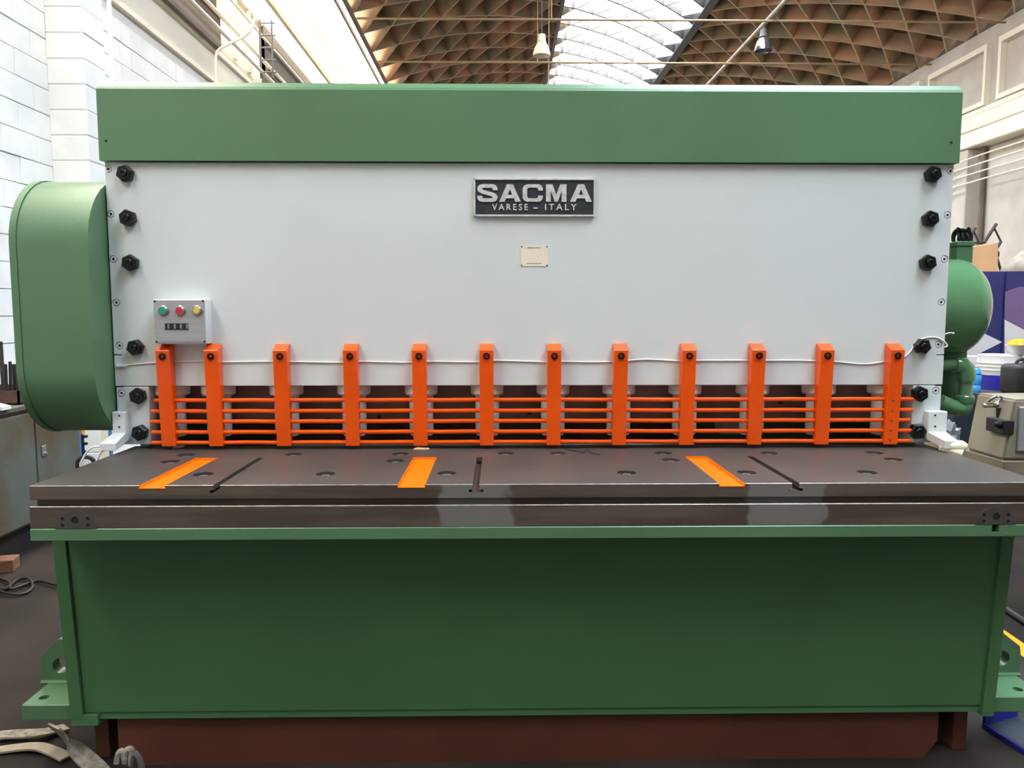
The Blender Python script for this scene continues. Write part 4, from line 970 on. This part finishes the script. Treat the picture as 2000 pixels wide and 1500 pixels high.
bm = B(); lathe(bm, (dx, 6.35, pz - 0.01), (0, 0, 1), [(0.05, 0.016), (0.055, 0.022), (0.075, dz - pz), (0.10, dz - pz + 0.03), (0.096, dz - pz + 0.03), (0.07, dz - pz + 0.012), (0, dz - pz + 0.01)], 24); obj('dish_body', bm, M['white_plastic'], DI)
bm = B(); lathe(bm, (dx, 6.35, dz + 0.01), (0, 0, 1), [(0.06, 0), (0.085, 0.015), (0.07, 0.045), (0.03, 0.06), (0, 0.062)], 18); obj('orange_heap', bm, M['orange_peel'], DI)
# lower shelf things
a = at(1862, 845, 5.4); lz = at(1862, 868, 5.4).z
LS = empty('low_crate', (a.x, 5.4, GZ), 'beige wooden crate on the floor behind the right white bracket', 'crate')
for k in range(5):
    z = lz - (k + 1) * (lz / 5); bm = box(B(), a.x - 0.09, a.x + 0.12, 5.3, 5.32, z + 0.005, z + lz / 5 - 0.005, 0.002); obj('crate_slat', bm, M['beige'], LS)
bm = box(B(), a.x - 0.09, a.x + 0.12, 5.32, 5.6, GZ, lz); obj('crate_body', bm, M['beige'], LS)
bm = B(); bmesh.ops.create_icosphere(bm, subdivisions=3, radius=1.0)
for v in bm.verts:
    n = v.co.copy(); k = 1 + 0.22 * math.sin(n.x * 6 + 1) * math.cos(n.z * 7) + 0.1 * math.sin(n.y * 9)
    v.co = Vector((a.x - 0.01 + n.x * 0.07 * k, 5.44 + n.y * 0.07 * k, lz + max(0.0, n.z + 0.4) * 0.1 * k))
tag(obj('plastic_bag', bm, M['silver_bag'], smooth=None), 'crumpled grey plastic bag on the beige crate', 'bag')
# beige machine tool
BMY = 4.6
BM_ = empty('beige_machine', (3.2, BMY, 0), 'beige machine tool with chrome spindle at the right picture edge', 'machine')
XS, YA, YB = 2.85, 4.30, 4.65
zt_, zb_ = atx(1988, 783, XS).z, atx(1988, 905, XS).z
bm = prism(B(), [(XS + 0.03, zt_), (3.6, zt_), (3.6, zb_), (XS - 0.02, zb_)], 'y', YA, YB); bmesh.ops.bevel(bm, geom=list(bm.edges), offset=0.012, segments=2, affect='EDGES'); obj('machine_body', bm, M['beige'], BM_)
bm = box(B(), XS - 0.02, 3.6, YA - 0.01, YB + 0.05, zb_ - 0.16, zb_ - 0.004, 0.006); obj('machine_base', bm, M['beige_dark'], BM_)
bm = box(B(), XS + 0.46, 3.58, YA + 0.03, YB, GZ, zb_ - 0.16, 0.006); obj('machine_pedestal', bm, M['beige_dark'], BM_)
bm = box(B(), XS + 0.05, 3.5, YA - 0.015, YA + 0.01, zb_ + 0.05, zt_ - 0.04, 0.005); obj('grey_panel', bm, M['alu'], BM_)
k1, k2 = atx(1936, 814, XS), atx(1970, 849, XS)
kp = obj('knob_plate', box(B(), XS - 0.03, XS + 0.03, k2.y, k1.y, k2.z, k1.z, 0.003), M['black_matte'], BM_)
p = atx(1953, 829, XS - 0.03); bm = B(); lathe(bm, (XS - 0.029, p.y, p.z), (-1, 0, 0), [(0.022, 0), (0.022, 0.012), (0.012, 0.016), (0.012, 0.03), (0.008, 0.034)], 14); obj('knob', bm, M['socket'], kp)
p = at(1920, 792, 4.45); bm = B(); lathe(bm, p, (1, 0, 0), [(0.012, 0), (0.014, 0.006), (0.014, 0.075), (0.026, 0.077), (0.026, 0.15), (0.02, 0.20)], 16); obj('spindle', bm, M['chrome'], BM_)
bm = B(); tube(bm, [at(1953, 796, 4.42), at(1953, 816, 4.42)], 0.02, 10); obj('spindle_neck', bm, M['dark_steel'], BM_)
bm = B(); tube(bm, smoothpts([at(1930, 784, 4.44), at(1945, 775, 4.42), at(1958, 777, 4.41), at(1950, 785, 4.41)], 4), 0.007, 8); obj('lever', bm, M['chrome'], BM_)
# floor items at right
bm = B(); tube(bm, [atz(1950, 1180, GZ + 0.02), atz(1970, 1193, GZ + 0.02), atz(2020, 1226, GZ + 0.02), atz(2080, 1262, GZ + 0.02)], 0.018, 8); tag(obj('floor_hose', bm, M['black_matte']), 'black hose on the floor at the right of the base', 'hose')
bm = prism(B(), [tuple(atz(u, v, GZ + 0.004)[:2]) for u, v in ((1950, 1222), (1962, 1231), (2002, 1258), (2060, 1296), (2060, 1330), (2001, 1284), (1994, 1280), (1992, 1262), (1962, 1238))], 'z', GZ + 0.0005, GZ + 0.004); tag(obj('yellow_floor_marking', bm, M['yellow']), 'yellow floor marking with a corner right of the machine base', 'marking', kind=None)
# blue dustpan tray
DP = empty('blue_dustpan', atz(1970, 1460, GZ), 'blue plastic dustpan on the floor under the right green foot', 'dustpan')
c0 = [atz(u, v, GZ + 0.004) for u, v in ((1921, 1419), (2010, 1478), (2070, 1440), (1985, 1398))]
bm = B(); cen = sum(c0, Vector()) / 4
prism(bm, [(p.x, p.y) for p in c0], 'z', GZ + 0.001, GZ + 0.008); obj('pan_floor', bm, M['navy_dark'], DP)
for i in (0, 1, 3):
    a, b_ = c0[i], c0[(i + 1) % 4]; d = (b_ - a); n_ = Vector((-d.y, d.x, 0)).normalized() * 0.006; h = 0.02 if i == 0 else 0.09
    bm = B(); prism(bm, [(a.x - n_.x, a.y - n_.y), (b_.x - n_.x, b_.y - n_.y), (b_.x + n_.x, b_.y + n_.y), (a.x + n_.x, a.y + n_.y)], 'z', GZ + 0.001, GZ + h); obj('pan_rim', bm, M['blue_plastic'], DP)
